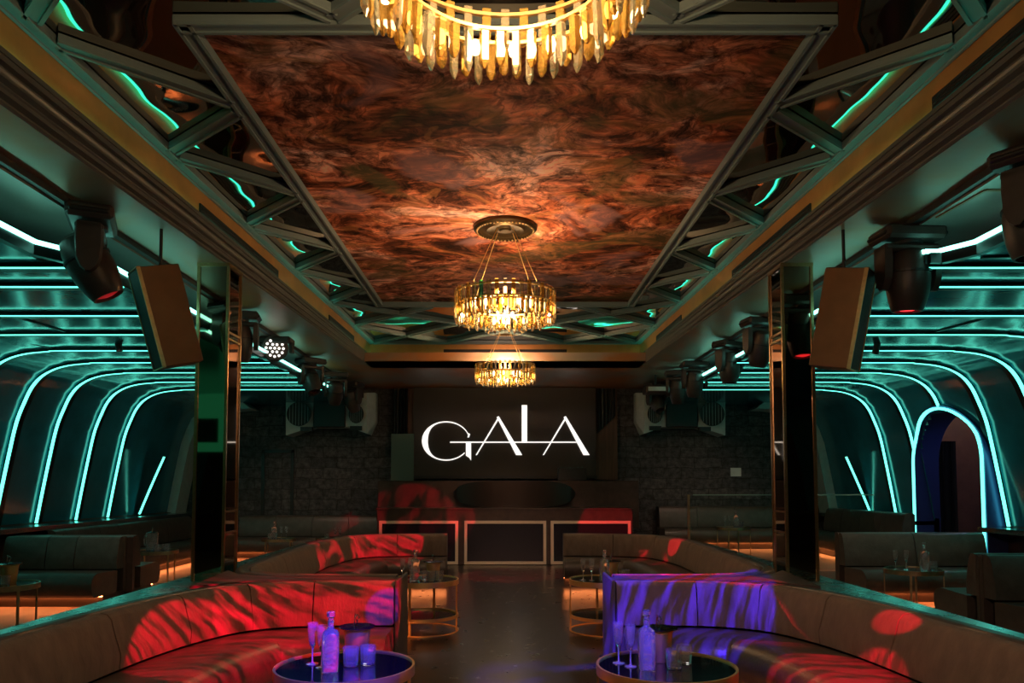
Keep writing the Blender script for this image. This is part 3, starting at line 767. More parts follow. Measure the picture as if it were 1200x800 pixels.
# tilted speakers
def tilt_speaker(s, nm):
    t = math.radians(40)
    c = U(195 if s < 0 else 987, 372 if s < 0 else 375, y=5.55)
    n1 = Vector((s * -math.sin(t), -math.cos(t), 0)); n2 = Vector((s * math.cos(t), -math.sin(t), 0))   # copper side / grille side
    if s < 0: n1 = Vector((math.sin(t), -math.cos(t), 0)); n2 = Vector((-math.cos(t), -math.sin(t), 0))
    up = Vector((0, 0, 1))
    R = Matrix.Rotation(math.radians(15.5) * 1, 3, n1) if s < 0 else Matrix.Rotation(math.radians(-11) * 1, 3, n1)
    e1 = R @ n2; e3 = R @ up; e2 = n1
    M = Matrix(((e1.x, e2.x, e3.x, c.x), (e1.y, e2.y, e3.y, c.y), (e1.z, e2.z, e3.z, c.z), (0, 0, 0, 1)))
    g = thing('tilted_loudspeaker', 'copper sided loudspeaker hung at a tilt in front of the %s mirrored pillar' % nm, 'loudspeaker', tuple(c), 'tilted loudspeakers')
    MB().box((-.15, -.12, -.37), (.135, .12, .37), M, bev=.006).build('cabinet', spk_copper, g)
    MB().box((.135, -.112, -.362), (.15, .112, .362), M, bev=.004).build('grille_panel', grille, g)
    mb = MB()
    for yy in (-.12, .12): mb.box((.128, yy - .004, -.372), (.156, yy + .004, .372), M)
    for zz in (-.372, .366): mb.box((.128, -.12, zz), (.156, .12, zz + .007), M)
    mb.build('edge_trim', gold, g)
    top = M @ Vector((-.05, 0, .37)); MB().cyl(top, (top.x, top.y, ZS if abs(top.x) < SO else ZSIDE), .012).build('hanging_rod', black, g)
    mb = MB(); mb.box((-.12, -.15, -.05), (-.02, -.118, .05), M); mb.build('bracket', black, g)
tilt_speaker(-1, 'left'); tilt_speaker(1, 'right')

# ------------------------------------------------------------------ sign wall
def R2(px0, py0, px1, py1, y):
    a = U(px0, py1, y=y); b = U(px1, py0, y=y); return a.x, a.z, b.x, b.z
YS = 14.6
scr = thing('video_screen', 'wide dark screen carrying the glowing white GALA sign', 'screen', (0, YS, 2.3))
x0, z0, x1, z1 = R2(484, 462, 698, 557, YS)
MB().box((x0, YS, z0), (x1, YS + .08, 3.32)).build('screen_surface', screen_mat, scr)
MB().box((x0 - .02, YS - .01, z0 - .06), (x1 + .02, YS + .08, z0)).build('lower_edge', black, scr)
def zp(X, Y): p = U(420 + X * .3, 380 + Y * .3, y=YS - .02); return Vector((p.x, YS - .022, p.z))
def letter_poly(mb, pts):
    P = [zp(*p) for p in pts]; Q = [p + Vector((0, .02, 0)) for p in P]; n = len(P)
    mb.add(P + Q, [tuple(range(n)), tuple(range(2 * n - 1, n - 1, -1))] + [(i, (i + 1) % n, n + (i + 1) % n, n + i) for i in range(n)])
def strip(mb, outer, inner):
    for i in range(len(outer) - 1): letter_poly(mb, [outer[i], outer[i + 1], inner[i + 1], inner[i]])
# G
mb = MB(); o_, i_ = [], []
for k in range(49):
    a = math.radians(18 + (360 - 18 - 38) * k / 48)   # from the top right terminal, over the top, round to the lower right
    ca, sa = math.cos(a), math.sin(a)
    th = 3 + 20 * max(0, -ca) ** 1.5
    ox, oy = 342 + 94 * ca, 455 - 77 * sa
    o_.append((ox, oy)); ix, iy = 342 + (94 - th) * ca, 455 - (77 - 4.5) * sa
    i_.append((ix, iy))
strip(mb, o_, i_)
letter_poly(mb, [(426, 441), (432, 441), (436, 428), (431, 424)])
letter_poly(mb, [(420, 459), (440, 459), (440, 531), (432, 520), (420, 512)])
mb.build('letter_g', white_sign, scr)
mb = MB(); letter_poly(mb, [(540, 362), (548, 358), (640, 510), (616, 510)]); letter_poly(mb, [(458, 510), (463, 510), (551, 366), (546, 362)]); mb.build('letter_a', white_sign, scr)
mb = MB(); letter_poly(mb, [(638, 315), (659, 315), (659, 461), (638, 461)]); mb.build('letter_l', white_sign, scr)
mb = MB(); letter_poly(mb, [(802, 362), (810, 358), (903, 510), (879, 510)]); letter_poly(mb, [(720, 510), (725, 510), (813, 366), (808, 362)]); mb.build('letter_a', white_sign, scr)
mb = MB(); letter_poly(mb, [(358, 457.5), (425, 457.5), (425, 462), (358, 462)]); letter_poly(mb, [(425, 457.5), (852, 457.5), (852, 462), (425, 462)]); mb.build('cross_stroke', white_sign, scr)
# alcoves either side of the screen
for s, nm, pa, pb in ((-1, 'left', 459, 484), (1, 'right', 698, 724)):
    x0, z0, x1, z1 = R2(pa, 462, pb, 562, YS)
    mb = MB().box((x0, YS + .1, z0), (x1, YB, 3.32)); struct(mb.build('trim_alcove_' + nm, drape))
    m2 = MB(); R_ = []
    xs0, xs1 = (x0, x0 + .30) if s < 0 else (x1 - .42, x1 - .05)
    for k in range(17):
        x = xs0 + (xs1 - xs0) * k / 16; y = YS + .03 + .025 * math.sin(k * 2.0)
        zb_ = U(0, 508, y=YS).z + (k / 16) * .35 * (-1 if s < 0 else 1)
        R_.append([Vector((x, y, zb_)), Vector((x, y, 3.3)), Vector((x, y + .02, 3.3)), Vector((x, y + .02, zb_))])
    m2.loft(R_); o = m2.build('alcove_drape', black, smooth=60); tag(o, 'short black drape hanging in the alcove on the %s of the sign screen' % nm, 'drape', 'alcove drapes')
x0, z0, x1, z1 = R2(458, 508, 485, 562, YS - .03)
o = MB().box((x0, YS - .03, 0), (x1, YS - .0, z1), None, bev=.004).build('green_board', green_board); tag(o, 'pale green upright board at the lower left of the sign screen', 'board')
# wall loudspeaker clusters
def cluster(s, nm):
    g = thing('wall_loudspeaker', 'pale boxed loudspeaker with two round drivers and dark centre, %s of the sign' % nm, 'loudspeaker', (s * 3.3, 14.5, 2.4), 'wall loudspeaker clusters')
    def X(px): return px if s < 0 else 2 * 592 - px - (-1)
    def P(px, py, y): q = U(X(px), py, y=y); return Vector((q.x, y, q.z))
    yb = YB
    # housing: two splayed wings with a middle
    fr = [(335, 460), (366, 464), (408, 464), (430, 460), (430, 508), (408, 500), (366, 500), (335, 510)]
    yfr = [14.35, 14.42, 14.42, 14.35, 14.35, 14.42, 14.42, 14.35]
    P1 = [P(a, b, y) for (a, b), y in zip(fr, yfr)]; P2 = [Vector((p.x, yb, p.z)) for p in P1]
    m = MB(); n = 8
    m.add(P1 + P2, [(0, 1, 6, 7), (1, 2, 5, 6), (2, 3, 4, 5)] + [(i, (i + 1) % n, n + (i + 1) % n, n + i) for i in range(n)] + [tuple(range(15, 7, -1))])
    m.build('housing', housing, g)
    ch = MB(); q1 = P(430, 460, 14.35); q2 = P(430, 508, 14.35); q3 = P(440, 460, 14.62); q4 = P(440, 494, 14.62); 
    ch.add([q1, q2, q4, q3, Vector((q1.x, yb, q1.z)), Vector((q2.x, yb, q2.z)), Vector((q4.x, yb, q4.z)), Vector((q3.x, yb, q3.z))], [(0, 1, 2, 3), (4, 5, 6, 7), (0, 1, 5, 4), (1, 2, 6, 5), (2, 3, 7, 6), (3, 0, 4, 7)])
    ch.build('side_cheek', housing, g)
    for px, rr in ((350.5, .235), (417.5, .18)):
        c = P(px, 485, 14.33)
        T = Matrix.Translation(c) @ Matrix.Scale(.80 if px > 400 else 1, 4, Vector((1, 0, 0))) @ Rx(PI / 2)
        dv = MB().lathe([(0, -.02), (.05, -.02), (rr - .09, .0), (rr - .04, .005), (rr - .02, .012), (rr - .02, -.04), (0, -.05)], 32, T).build('driver', cone_mat, g, smooth=40)
        MB().lathe([(rr - .022, .0), (rr, .0), (rr, .025), (rr - .022, .025), (rr - .022, 0)], 32, T).build('driver_ring', black, dv, smooth=30)
        b = MB()
        for k in range(-3, 4):
            h = math.sqrt(max(0, 1 - (k / 4.0) ** 2)) * (rr - .01)
            b.box((k * rr / 4 - .0025, -h, .022), (k * rr / 4 + .0025, h, .028), T)
        b.build('guard_bars', housing, dv)
    a = P(367, 502, 14.38); b_ = P(405, 468, 14.38)
    xa, xb = sorted((a.x, b_.x))
    MB().box((xa, 14.36, a.z + .02), (xb, 14.42, b_.z), None, bev=.02).build('centre_panel', black, g)
    for (pa, pb, qa, qb) in ((354, 361, 368, 467), (409, 461, 426, 466), (352, 500, 366, 505), (410, 499, 424, 504)):
        a = P(pa, qb, 14.34); b_ = P(qa, pb, 14.34); xa, xb = sorted((a.x, b_.x)); za, zb_ = sorted((a.z, b_.z))
        MB().box((xa, 14.33, za), (xb, 14.40, zb_)).build('port_slot', black, g)
cluster(-1, 'left'); cluster(1, 'right')
# door outline in the stone, left
x0, z0, x1, z1 = R2(306, 527, 345, 605, YB)
g = MB(); 
for a, b in (((x0, z0 * 0), (x0 + .06, z1)), ((x1 - .06, 0), (x1, z1)), ((x0, z1 - .06), (x1, z1))): g.box((a[0], YB - .03, a[1]), (b[0], YB, b[1]))
struct(g.build('door_1', black), 'stone clad concealed door in the back wall')
# small notice boxes on the stone, right
x0, z0, x1, z1 = R2(856, 548, 868, 558, YB)
o = MB().box((x0, YB - .03, z0), (x1, YB, z1), None, bev=.004).build('wall_switch_box', housing); tag(o, 'small pale control box on the stone wall right of the sign', 'control box')

# ------------------------------------------------------------------ DJ booth
bo = thing('dj_booth', 'dark lacquered booth with three brass framed panels under the sign', 'dj booth', (0, 13.1, 0))
BX0 = U(441, 661, y=13.1).x; BX1 = U(742, 661, y=13.1).x
MB().box((BX0, 13.1, 0), (BX1, 14.0, .98), None, bev=.01).build('counter_body', booth_mat, bo)
x0, z0, x1, z1 = R2(455, 563, 736, 596, 13.9)
MB().box((BX0 - .02, 13.08, .965), (BX1 + .02, 13.9, .99)).build('counter_top', booth_mat, bo)
MB().box((x0 - .2, 13.9, .6), (x1 + .2, 14.3, z1), None, bev=.01).build('upstand', booth_mat, bo)
dr = MB(); xa = U(530, 580, y=13.6).x; xb = U(676, 580, y=13.6).x; zt = U(600, 563, y=13.6).z
R_ = []
for k in range(25):
    t = -1 + 2 * k / 24; hw = math.sqrt(max(0.02, 1 - t ** 4)); zc_ = (zt + .99) / 2
    x = (xa + xb) / 2 + (xb - xa) / 2 * t; y = 13.9 - .32 * math.sqrt(max(0, 1 - t * t))
    R_.append([Vector((x, y, zc_ - (zt - .99) / 2 * hw)), Vector((x, y, zc_ + (zt - .99) / 2 * hw)), Vector((x, 14.0, zc_ + (zt - .99) / 2 * hw)), Vector((x, 14.0, zc_ - (zt - .99) / 2 * hw))])
dr.loft(R_).build('curved_console', bronze_panel, bo, smooth=40)
for a, b in ((444, 537), (544, 640), (645.5, 739)):
    x0, z0, x1, z1 = R2(a, 610, b, 661, 13.08)
    ip = MB().box((x0 + .04, 13.085, z0 + .04), (x1 - .04, 13.1, z1 - .04)).build('inset_panel', booth_panel, bo)
    f = MB(); w = .05
    f.box((x0, 13.06, z0), (x1, 13.1, z0 + w)); f.box((x0, 13.06, z1 - w), (x1, 13.1, z1)); f.box((x0, 13.06, z0 + w), (x0 + w, 13.1, z1 - w)); f.box((x1 - w, 13.06, z0 + w), (x1, 13.1, z1 - w))
    f.build('panel_frame', pale_gold, ip)
mx = thing('mixer', 'black DJ mixer box standing on the booth below the right part of the sign', 'mixer', (1.0, 14.1, 1.5))
x0, z0, x1, z1 = R2(654, 548, 687, 562, 14.05)
zz = U(600, 563, y=13.9).z
MB().box((x0, 13.95, zz), (x1, 14.25, z1), None, bev=.01).build('body', black, mx)
mb = MB()
for k in range(6): mb.cyl((x0 + .08 + k * (x1 - x0 - .16) / 5, 14.05, z1), (x0 + .08 + k * (x1 - x0 - .16) / 5, 14.05, z1 + .015), .012)
mb.build('knob', steel, mx)
mb.build if 0 else None

# ------------------------------------------------------------------ sofas
def sofa(path, side, label, group, ends=True, h=.70, back=.16, seat=.56, zs=.40, base=0.0, seams=5, mat_back=velvet, mat_seat=leather, seat_label=None):
    c = sum(path, Vector((0, 0, 0))) / len(path)
    g = thing('curved_banquette' if len(path) > 20 else 'banquette', label, 'banquette', (c.x, c.y, base), group)
    B = base
    sweep(MB(), path, [(.055, B + .10), (.055, B + h - .02), (.075, B + h), (back - .03, B + h), (back, B + h - .02), (back, B + .10)], side).build('back_shell', leather, g, smooth=45)
    # upholstered inner back, cut in sections
    n = len(path); secs = seams; 
    for k in range(secs):
        i0 = round((n - 1) * k / secs); i1 = round((n - 1) * (k + 1) / secs)
        seg = [p.copy() for p in path[i0:i1 + 1]]
        if len(seg) < 2: continue
        e = .006
        seg[0] = seg[0] + (seg[1] - seg[0]).normalized() * e; seg[-1] = seg[-1] + (seg[-2] - seg[-1]).normalized() * e
        pr = [(-.10, B + zs), (-.105, B + zs + .08), (-.07, B + h - .12), (-.045, B + h - .035), (-.02, B + h - .008), (.02, B + h + .002), (.05, B + h - .01), (.054, B + h - .05), (.054, B + zs)]
        sweep(MB(), seg, pr, side).build('back_cushion', mat_back, g, smooth=50)
    pr = [(-.10, B + .13), (-seat + .04, B + .13), (-seat, B + .17), (-seat - .025, B + .25), (-seat - .02, B + .33), (-seat + .03, B + zs - .02), (-seat + .10, B + zs), (-.09, B + zs - .015), (-.09, B + .2)]
    sweep(MB(), path, pr, side).build('seat', mat_seat, g, smooth=50)
    sweep(MB(), path, [(back - .03, B), (back - .03, B + .12), (-seat + .22, B + .13), (-seat + .22, B)], side).build('plinth', plinth_mat, g)
    sweep(MB(), path, [(-seat + .215, B + .121), (-seat + .185, B + .121), (-seat + .185, B + .129), (-seat + .215, B + .129)], side).build('plinth_light', warm_strip, g)
    return g
def mirror_pts(pts, s): return [Vector((s * x, y, 0)) for x, y in pts]
fp = [(.80, 5.46), (1.20, 5.45), (1.55, 5.40), (1.85, 5.22), (2.03, 4.90), (2.15, 4.45), (2.21, 3.9), (2.25, 3.2), (2.27, 2.4), (2.27, 1.4), (2.27, .4)]
sp = [(.84, 5.90), (1.3, 5.90), (1.7, 5.93), (1.98, 6.10), (2.14, 6.45), (2.2, 7.0), (2.24, 7.8), (2.27, 8.7), (2.26, 9.4), (2.15, 10.1), (1.95, 10.45), (1.6, 10.6), (1.2, 10.66), (.83, 10.68)]
for s, nm, col in ((-1, 'left', 'red'), (1, 'right', 'blue')):
    p = smoothpath(mirror_pts(fp, s), 6)
    sofa(p, 1 if s < 0 else -1, 'curved brown banquette lit %s' % ('mostly red, behind the blue glowing tableware' if s < 0 else 'in blue stripes, behind the gold ice bucket'), 'curved banquettes along the aisle', seams=7)
    p = smoothpath(mirror_pts(sp, s), 6)
    sofa(p, -1 if s < 0 else 1, 'C-shaped brown banquette up the aisle on the %s, just before the booth' % nm, 'curved banquettes along the aisle', seams=7, back=.17)
# the divider block between booths
for s, nm in ((-1, 'left'), (1, 'right')):
    P1 = [(.80, 5.63), (1.3, 5.62), (1.65, 5.57), (1.95, 5.45), (2.2, 5.22)]
    P2 = [(.80, 5.72), (1.3, 5.72), (1.7, 5.74), (2.08, 5.92), (2.3, 6.2)]
    a = smoothpath(mirror_pts(P1, s), 5); b = smoothpath(mirror_pts(P2, s), 5)
    mb = MB().loft([[Vector((p.x, p.y, .0)), Vector((p.x, p.y, .695)), Vector((q.x, q.y, .695)), Vector((q.x, q.y, .0))] for p, q in zip(a, b)])
    o = mb.build('divider_block', leather, origin=(s * 1.4, 5.6, 0)); tag(o, 'padded divider capping the backs of the two %s aisle banquettes' % nm, 'divider', 'padded dividers')
    g = MB().box((s * .785 - .011, 5.40, 0.0), (s * .785 + .011, 5.95, .71), None, bev=.005).build('end_panel', leather2, origin=(s * .79, 5.6, 0))
    tag(g, 'upright end panel closing the padded divider on the %s of the aisle' % nm, 'end panel', 'divider end panels')

# straight banquettes at the sides
def bench(x0, x1, y, face, label, h=.78, depth=.62, base=0.0, seams=3, mat=leather2, axis='x', group='straight side banquettes', zs=.40, back=.16):
    "back line from x0 to x1 at depth y; face -1 looks to the camera"
    if axis == 'x': path = [Vector((x0 + (x1 - x0) * k / 8, y, 0)) for k in range(9)]; side = -1 if face < 0 else 1
    else: path = [Vector((y, x0 + (x1 - x0) * k / 8, 0)) for k in range(9)]; side = -1 if face < 0 else 1
    return sofa(path, side, label, group, h=h, seat=depth, base=base, seams=seams, mat_back=mat, mat_seat=mat, zs=zs, back=back)
bench(-6.0, -4.62, 9.0, -1, 'straight banquette facing the camera beside the left vault wall, glossy top', h=.78, depth=.62, back=.12)
bench(-6.0, -4.55, 9.24, 1, 'straight banquette back to back with the one left, its seat facing the sign wall', h=.78, depth=.6, back=.11)
bench(9.9, 14.2, -6.02, -1, 'long wall banquette under the left vault ledge', axis='y', h=.80, depth=.6, seams=5, back=.05)
bench(-5.2, -2.35, 14.65, -1, 'long banquette against the stone wall left of the booth', h=.80, depth=.6, seams=4)
bench(3.0, 5.98, 14.62, -1, 'long banquette against the stone wall on the raised platform', h=.80, depth=.6, base=.18, seams=4)
bench(4.2, 5.98, 9.35, -1, 'banquette facing the camera behind the table of two flutes, below the arched doorway', h=.80, depth=.62, seams=2)
bench(4.25, 5.98, 6.6, -1, 'dark banquette by the right edge, its backrest topped by a teal highlight', h=.78, depth=.6, back=.10, seams=2)
bench(4.25, 5.98, 6.81, 1, 'dark banquette back to back with the one by the right edge, facing away', h=.78, depth=.6, back=.10, seams=2)
bench(11.0, 13.7, 5.95, 1, 'wall banquette behind the balustrade on the raised platform', axis='y', h=.80, depth=.55, base=.18, seams=4, back=.1)
bench(-6.0, -4.9, 5.6, 1, 'banquette just inside the lower left edge, facing the sign wall', h=.74, depth=.6, back=.10, seams=2)

# ------------------------------------------------------------------ tables
def proto_table(big=True):
    r = .35 if big else .29; h = .49
    g = thing('round_table', 'x', 'table', (0, 0, 0), 'round cocktail tables')
    MB().lathe([(0, h - .012), (r - .012, h - .012), (r - .012, h - .004), (0, h - .004)], 64).build('glass_top', tabletop, g, smooth=30)
    MB().lathe([(r - .012, h - .045), (r, h - .045), (r, h + .004), (r - .012, h + .004), (r - .012, h - .045)], 64).build('rim', brass if big else dullgold, g, smooth=30)
    for k in range(4):
        a = PI / 4 + k * PI / 2 + (.55 if big else .2)
        MB().box((-.011, -.005, 0.0), (.011, .005, h - .03), Matrix.Rotation(a, 4, 'Z') @ Matrix.Translation((0, -r + .006, 0))).build('leg', brass if big else dullgold, g)
    if big:
        MB().lathe([(r - .014, .13), (r - .002, .13), (r - .002, .16), (r - .014, .16), (r - .014, .13)], 64).build('lower_ring', brass, g, smooth=30)
        MB().lathe([(0, .138), (r - .014, .138), (r - .014, .145), (0, .145)], 48).build('shelf', tabletop, g, smooth=30)
    MB().lathe([(r - .010, .0), (r, .0), (r, .012), (r - .010, .012), (r - .010, 0)], 64).build('foot_ring', brass if big else dullgold, g, smooth=30)
    return g
TB = proto_table(True); TS = proto_table(False)
TH_ = .486
tables = [
    (TB, (-.808, 3.80), 'round black glass table with brass rim, bathed in blue light, in the red lit booth'),
    (TB, (.812, 3.80), 'round black glass table with brass rim by the blue lit banquette, two flutes on it'),
    (TB, (-.80, 7.25), 'brass ringed table up the aisle on the left with a lower shelf'),
    (TB, (.97, 7.25), 'brass ringed table up the aisle on the right, half hidden by the blue lit backrest'),
    (TS, (-4.62, 6.9), 'small side table cut off by the left edge, ice bucket and tumblers on it'),
    (TS, (-4.86, 10.4), 'small side table under the left vault with a metal pitcher'),
    (TS, (-3.85, 12.7), 'small side table by the back wall, between left pillar and booth'),
    (TS, (-2.9, 12.6), 'small side table half hidden behind the left C-shaped banquette'),
    (TS, (4.42, 8.1), 'small side table on the right holding two flutes, decanter and tumblers'),
    (TS, (3.95, 12.9), 'small side table on the raised platform behind the glass balustrade')]
TL = []
for i, (pr, (x, y), lab) in enumerate(tables):
    base = .18 if i == 9 else 0
    place(pr, (x, y, base), 0 if i != 3 else .35, lab); TL.append((x, y, base))

# ------------------------------------------------------------------ tableware prototypes (origin at foot)
def p_flute():
    g = thing('champagne_flute', 'x', 'glass', (0, 0, 0), 'champagne flutes')
    MB().lathe([(0, .0), (.030, .0), (.031, .003), (.008, .007), (.0045, .02), (.0042, .075), (.007, .083)], 20).build('foot', clear, g, smooth=50)
    MB().lathe([(0, .082), (.007, .083), (.016, .10), (.024, .14), (.0275, .21), (.0262, .21), (.0225, .14), (.014, .105), (0, .095)], 10).build('bowl', cut, g)
    return g
def p_tumbler():
    g = MB().lathe([(0, 0), (.034, 0), (.037, .004), (.040, .05), (.041, .095), (.038, .095), (.037, .05), (.034, .014), (0, .012)], 12).build('tumbler', cut, None)
    tag(g, 'x', 'glass', 'cut glass tumblers'); return g
def p_decanter():
    g = thing('decanter', 'x', 'decanter', (0, 0, 0), 'square shouldered decanters')
    b = MB(); hw = .040; 
    def sq(r, z, k=.3): 
        out = []
        for i in range(24):
            a = 2 * PI * (i + .5) / 24; ca, sa = math.cos(a), math.sin(a); e = max(abs(ca), abs(sa)) ** (1 - k) if k < 1 else 1
            out.append(Vector((r * ca / e, r * sa / e, z)))
        return out
    b.loft([sq(.036, 0, .2), sq(.040, .006, .2), sq(.041, .10, .2), sq(.040, .185, .25), sq(.034, .198, .5), sq(.018, .208, .9), sq(.0145, .22, 1), sq(.015, .245, 1), sq(.018, .25, 1)])
    b.build('body', decan, g, smooth=45)
    MB().lathe([(0, .248), (.012, .25), (.013, .262), (.020, .268), (.021, .288), (.016, .294), (0, .295)], 12).build('stopper', cut, g, smooth=30)
    return g
def p_bucket():
    g = thing('ice_bucket', 'x', 'ice bucket', (0, 0, 0), 'ice buckets')
    MB().lathe([(0, 0), (.052, 0), (.056, .004), (.066, .12), (.070, .155), (.078, .16), (.079, .166), (.074, .168), (.066, .158), (.060, .12), (.050, .012), (0, .01)], 32).build('bucket', brass, g, smooth=40)
    ld = MB().lathe([(.085, .166), (.094, .168), (.094, .172), (.02, .178), (.012, .176), (.085, .166)], 32).build('lid', blackg, g, smooth=40)
    MB().tube([(.0, 0, .178), (.001, 0, .20), (.012, 0, .215), (.0, 0, .232), (-.012, 0, .215), (-.001, 0, .2)], .003, 6).build('lid_knob', steel, ld, smooth=60)
    t = MB()
    t.tube([(-.02, -.01, .06), (-.018, -.01, .15), (-.012, -.012, .24)], .003, 6); t.tube([(-.02, .006, .06), (-.018, .004, .15), (-.012, -.012, .24)], .003, 6)
    t.build('tongs', steel, g, smooth=60)
    return g
def p_pitcher():
    g = thing('pitcher', 'x', 'pitcher', (0, 0, 0), 'pitchers')
    MB().lathe([(0, 0), (.055, 0), (.058, .005), (.062, .09), (.060, .17), (.066, .195), (.063, .195), (.057, .17), (.058, .09), (.05, .012), (0, .01)], 28).build('body', cut, g, smooth=40)
    MB().tube([(-.058, 0, .165), (-.095, 0, .16), (-.10, 0, .12), (-.09, 0, .07), (-.058, 0, .05)], .006, 8).build('handle', clear, g, smooth=60)
    MB().lathe([(0, .2), (.055, .197), (.058, .2), (.02, .212), (.006, .215), (.006, .24), (.010, .25), (0, .258)], 20).build('lid', steel, g, smooth=40)
    return g
FL, TU, DE, IB, PI_ = p_flute(), p_tumbler(), p_decanter(), p_bucket(), p_pitcher()
def onto(px, py, i, pr, lab, rz=0, s_=1.0):
    "stand a vessel on table i where its foot is seen"
    zt = TL[i][2] + TH_
    p = U(px, py, z=zt); d = Vector((p.x - TL[i][0], p.y - TL[i][1], 0)); m = .27 if i < 4 else .21
    if d.length > m: d = d.normalized() * m
    return place(pr, (TL[i][0] + d.x, TL[i][1] + d.y, zt), rz, lab, sc_=s_)
def at_table(dx, dy, i, pr, lab, rz=0, s_=1.0):
    zt = TL[i][2] + TH_
    return place(pr, (TL[i][0] + dx, TL[i][1] + dy, zt), rz, lab, sc_=s_)
# blue table
onto(366, 778, 0, FL, 'violet lit champagne flute on the blue table, outermost towards the red seat')
onto(377, 782, 0, FL, 'champagne flute half hidden behind the decanter on the blue table')
onto(387, 787, 0, DE, 'tall blue glowing decanter on the table in the red lit booth', .1, 1.0)
onto(418, 772, 0, IB, 'shadowed ice bucket with dark lid behind the decanter on the blue table', .3, 1.0)
onto(411, 780, 0, TU, 'blue glowing cut glass tumbler in front of the shadowed ice bucket')
onto(431, 778, 0, TU, 'blue glowing cut glass tumbler on the aisle side of the blue table')
# brass table
onto(725, 777, 1, FL, 'violet lit champagne flute at the aisle edge of the brass rimmed table')
onto(739, 781, 1, FL, 'champagne flute between the other flute and the clear decanter')
onto(758, 784, 1, DE, 'clear square decanter in front of the gold ice bucket', 0, 1.0)
onto(773, 774, 1, IB, 'bright gold ice bucket with tongs on the brass rimmed table', 0, 1.0)
onto(790, 783, 1, TU, 'front cut glass tumbler beside the clear decanter, red sparkle in it')
onto(802, 777, 1, TU, 'rear cut glass tumbler behind the other on the brass rimmed table')
# aisle left
at_table(-.19, -.05, 2, FL, 'flute beside the decanter on the left aisle table'); at_table(-.12, -.0, 2, FL, 'second flute tucked by the decanter on the left aisle table')
at_table(-.06, -.09, 2, DE, 'reddish lit decanter on the left aisle table', .2); at_table(.10, .02, 2, IB, 'dark lidded ice bucket on the left aisle table', .5)
for q, (dx, dy, t) in enumerate(((.03, -.12, 'outer'), (.10, -.13, 'middle'), (.17, -.08, 'last'))): at_table(dx, dy, 2, TU, '%s of three tumblers lined up before the left aisle bucket' % t)
# aisle right
at_table(-.22, -.05, 3, FL, 'flute nearest the aisle on the right aisle table'); at_table(-.14, -.08, 3, FL, 'flute next to the decanter on the right aisle table')
at_table(-.02, -.10, 3, DE, 'slim decanter before the bucket on the right aisle table', .3); at_table(.07, .09, 3, IB, 'ice bucket with ring handle on the right aisle table', 1.0)
at_table(.16, -.08, 3, TU, 'blue tinted tumbler by the blue lit backrest'); at_table(.20, .0, 3, TU, 'tumbler half hidden behind the blue tinted one')
# small tables
at_table(.03, .02, 4, IB, 'gold stemmed ice bucket on the table at the left edge', .4, 1.1)
at_table(-.13, -.08, 4, DE, 'decanter cut off by the left edge', 0, 1.0)
at_table(-.01, -.14, 4, TU, 'tumbler under the bucket lid at the left edge table'); at_table(.09, -.12, 4, TU, 'tumbler on the pillar side of the left edge table')
at_table(-.06, -.0, 5, PI_, 'metal lidded pitcher on the table under the left vault', PI * .95 - PI, 1.25)
for dx, dy, t in ((.05, -.08, 'first'), (.11, .02, 'middle'), (.17, -.05, 'last')): at_table(dx, dy, 5, TU, '%s tumbler right of the lidded pitcher' % t)
at_table(-.06, -.06, 6, DE, 'decanter on the back table seen beside the left pillar', 0, 1.0); at_table(-.14, -.05, 6, TU, 'tumbler next to the decanter on the back table by the left pillar')
at_table(.05, -.04, 6, FL, 'flute closer to the decanter on the back table by the left pillar'); at_table(.13, -.02, 6, FL, 'outer flute on the back table by the left pillar')
at_table(-.10, -.05, 7, TU, 'tumbler peeking over the left C-shaped banquette'); at_table(.04, -.04, 7, FL, 'flute peeking over the left C-shaped banquette'); at_table(.11, -.02, 7, FL, 'second flute peeking over the left C-shaped banquette')
at_table(-.20, -.02, 8, FL, 'flute at the pillar end of the right side table'); at_table(-.09, -.03, 8, FL, 'flute closer to the decanter on the right side table')
at_table(.09, -.06, 8, DE, 'clear decanter with ball stopper on the right side table', 0, 1.0)
at_table(.20, -.04, 8, TU, 'lower of the tumblers beside the decanter on the right side table'); at_table(.17, .07, 8, TU, 'tumbler behind the others on the right side table')
at_table(-.16, -.05, 9, FL, 'outer flute on the raised platform table'); at_table(-.08, -.04, 9, FL, 'inner flute on the raised platform table')
at_table(.03, -.05, 9, DE, 'decanter on the raised platform table', 0, 1.0); at_table(.11, -.05, 9, TU, 'front tumbler on the raised platform table'); at_table(.15, .03, 9, TU, 'rear tumbler on the raised platform table')

# unseen green glowing panel, added behind the camera for the pillar reflection
gs = thing('green_display', 'green lit hanging display, seen only as a reflection in the left mirrored pillar', 'display', (-5.1, -.2, 2.6))
MB().box((-5.5, -.24, 1.98), (-4.75, -.2, 3.0)).build('screen_surface', green_screen, gs)  # plain emitting face of the added panel, not a real screen
MB().box((-5.42, -.2, 2.14), (-5.02, -.17, 2.56)).build('monitor', black, gs)

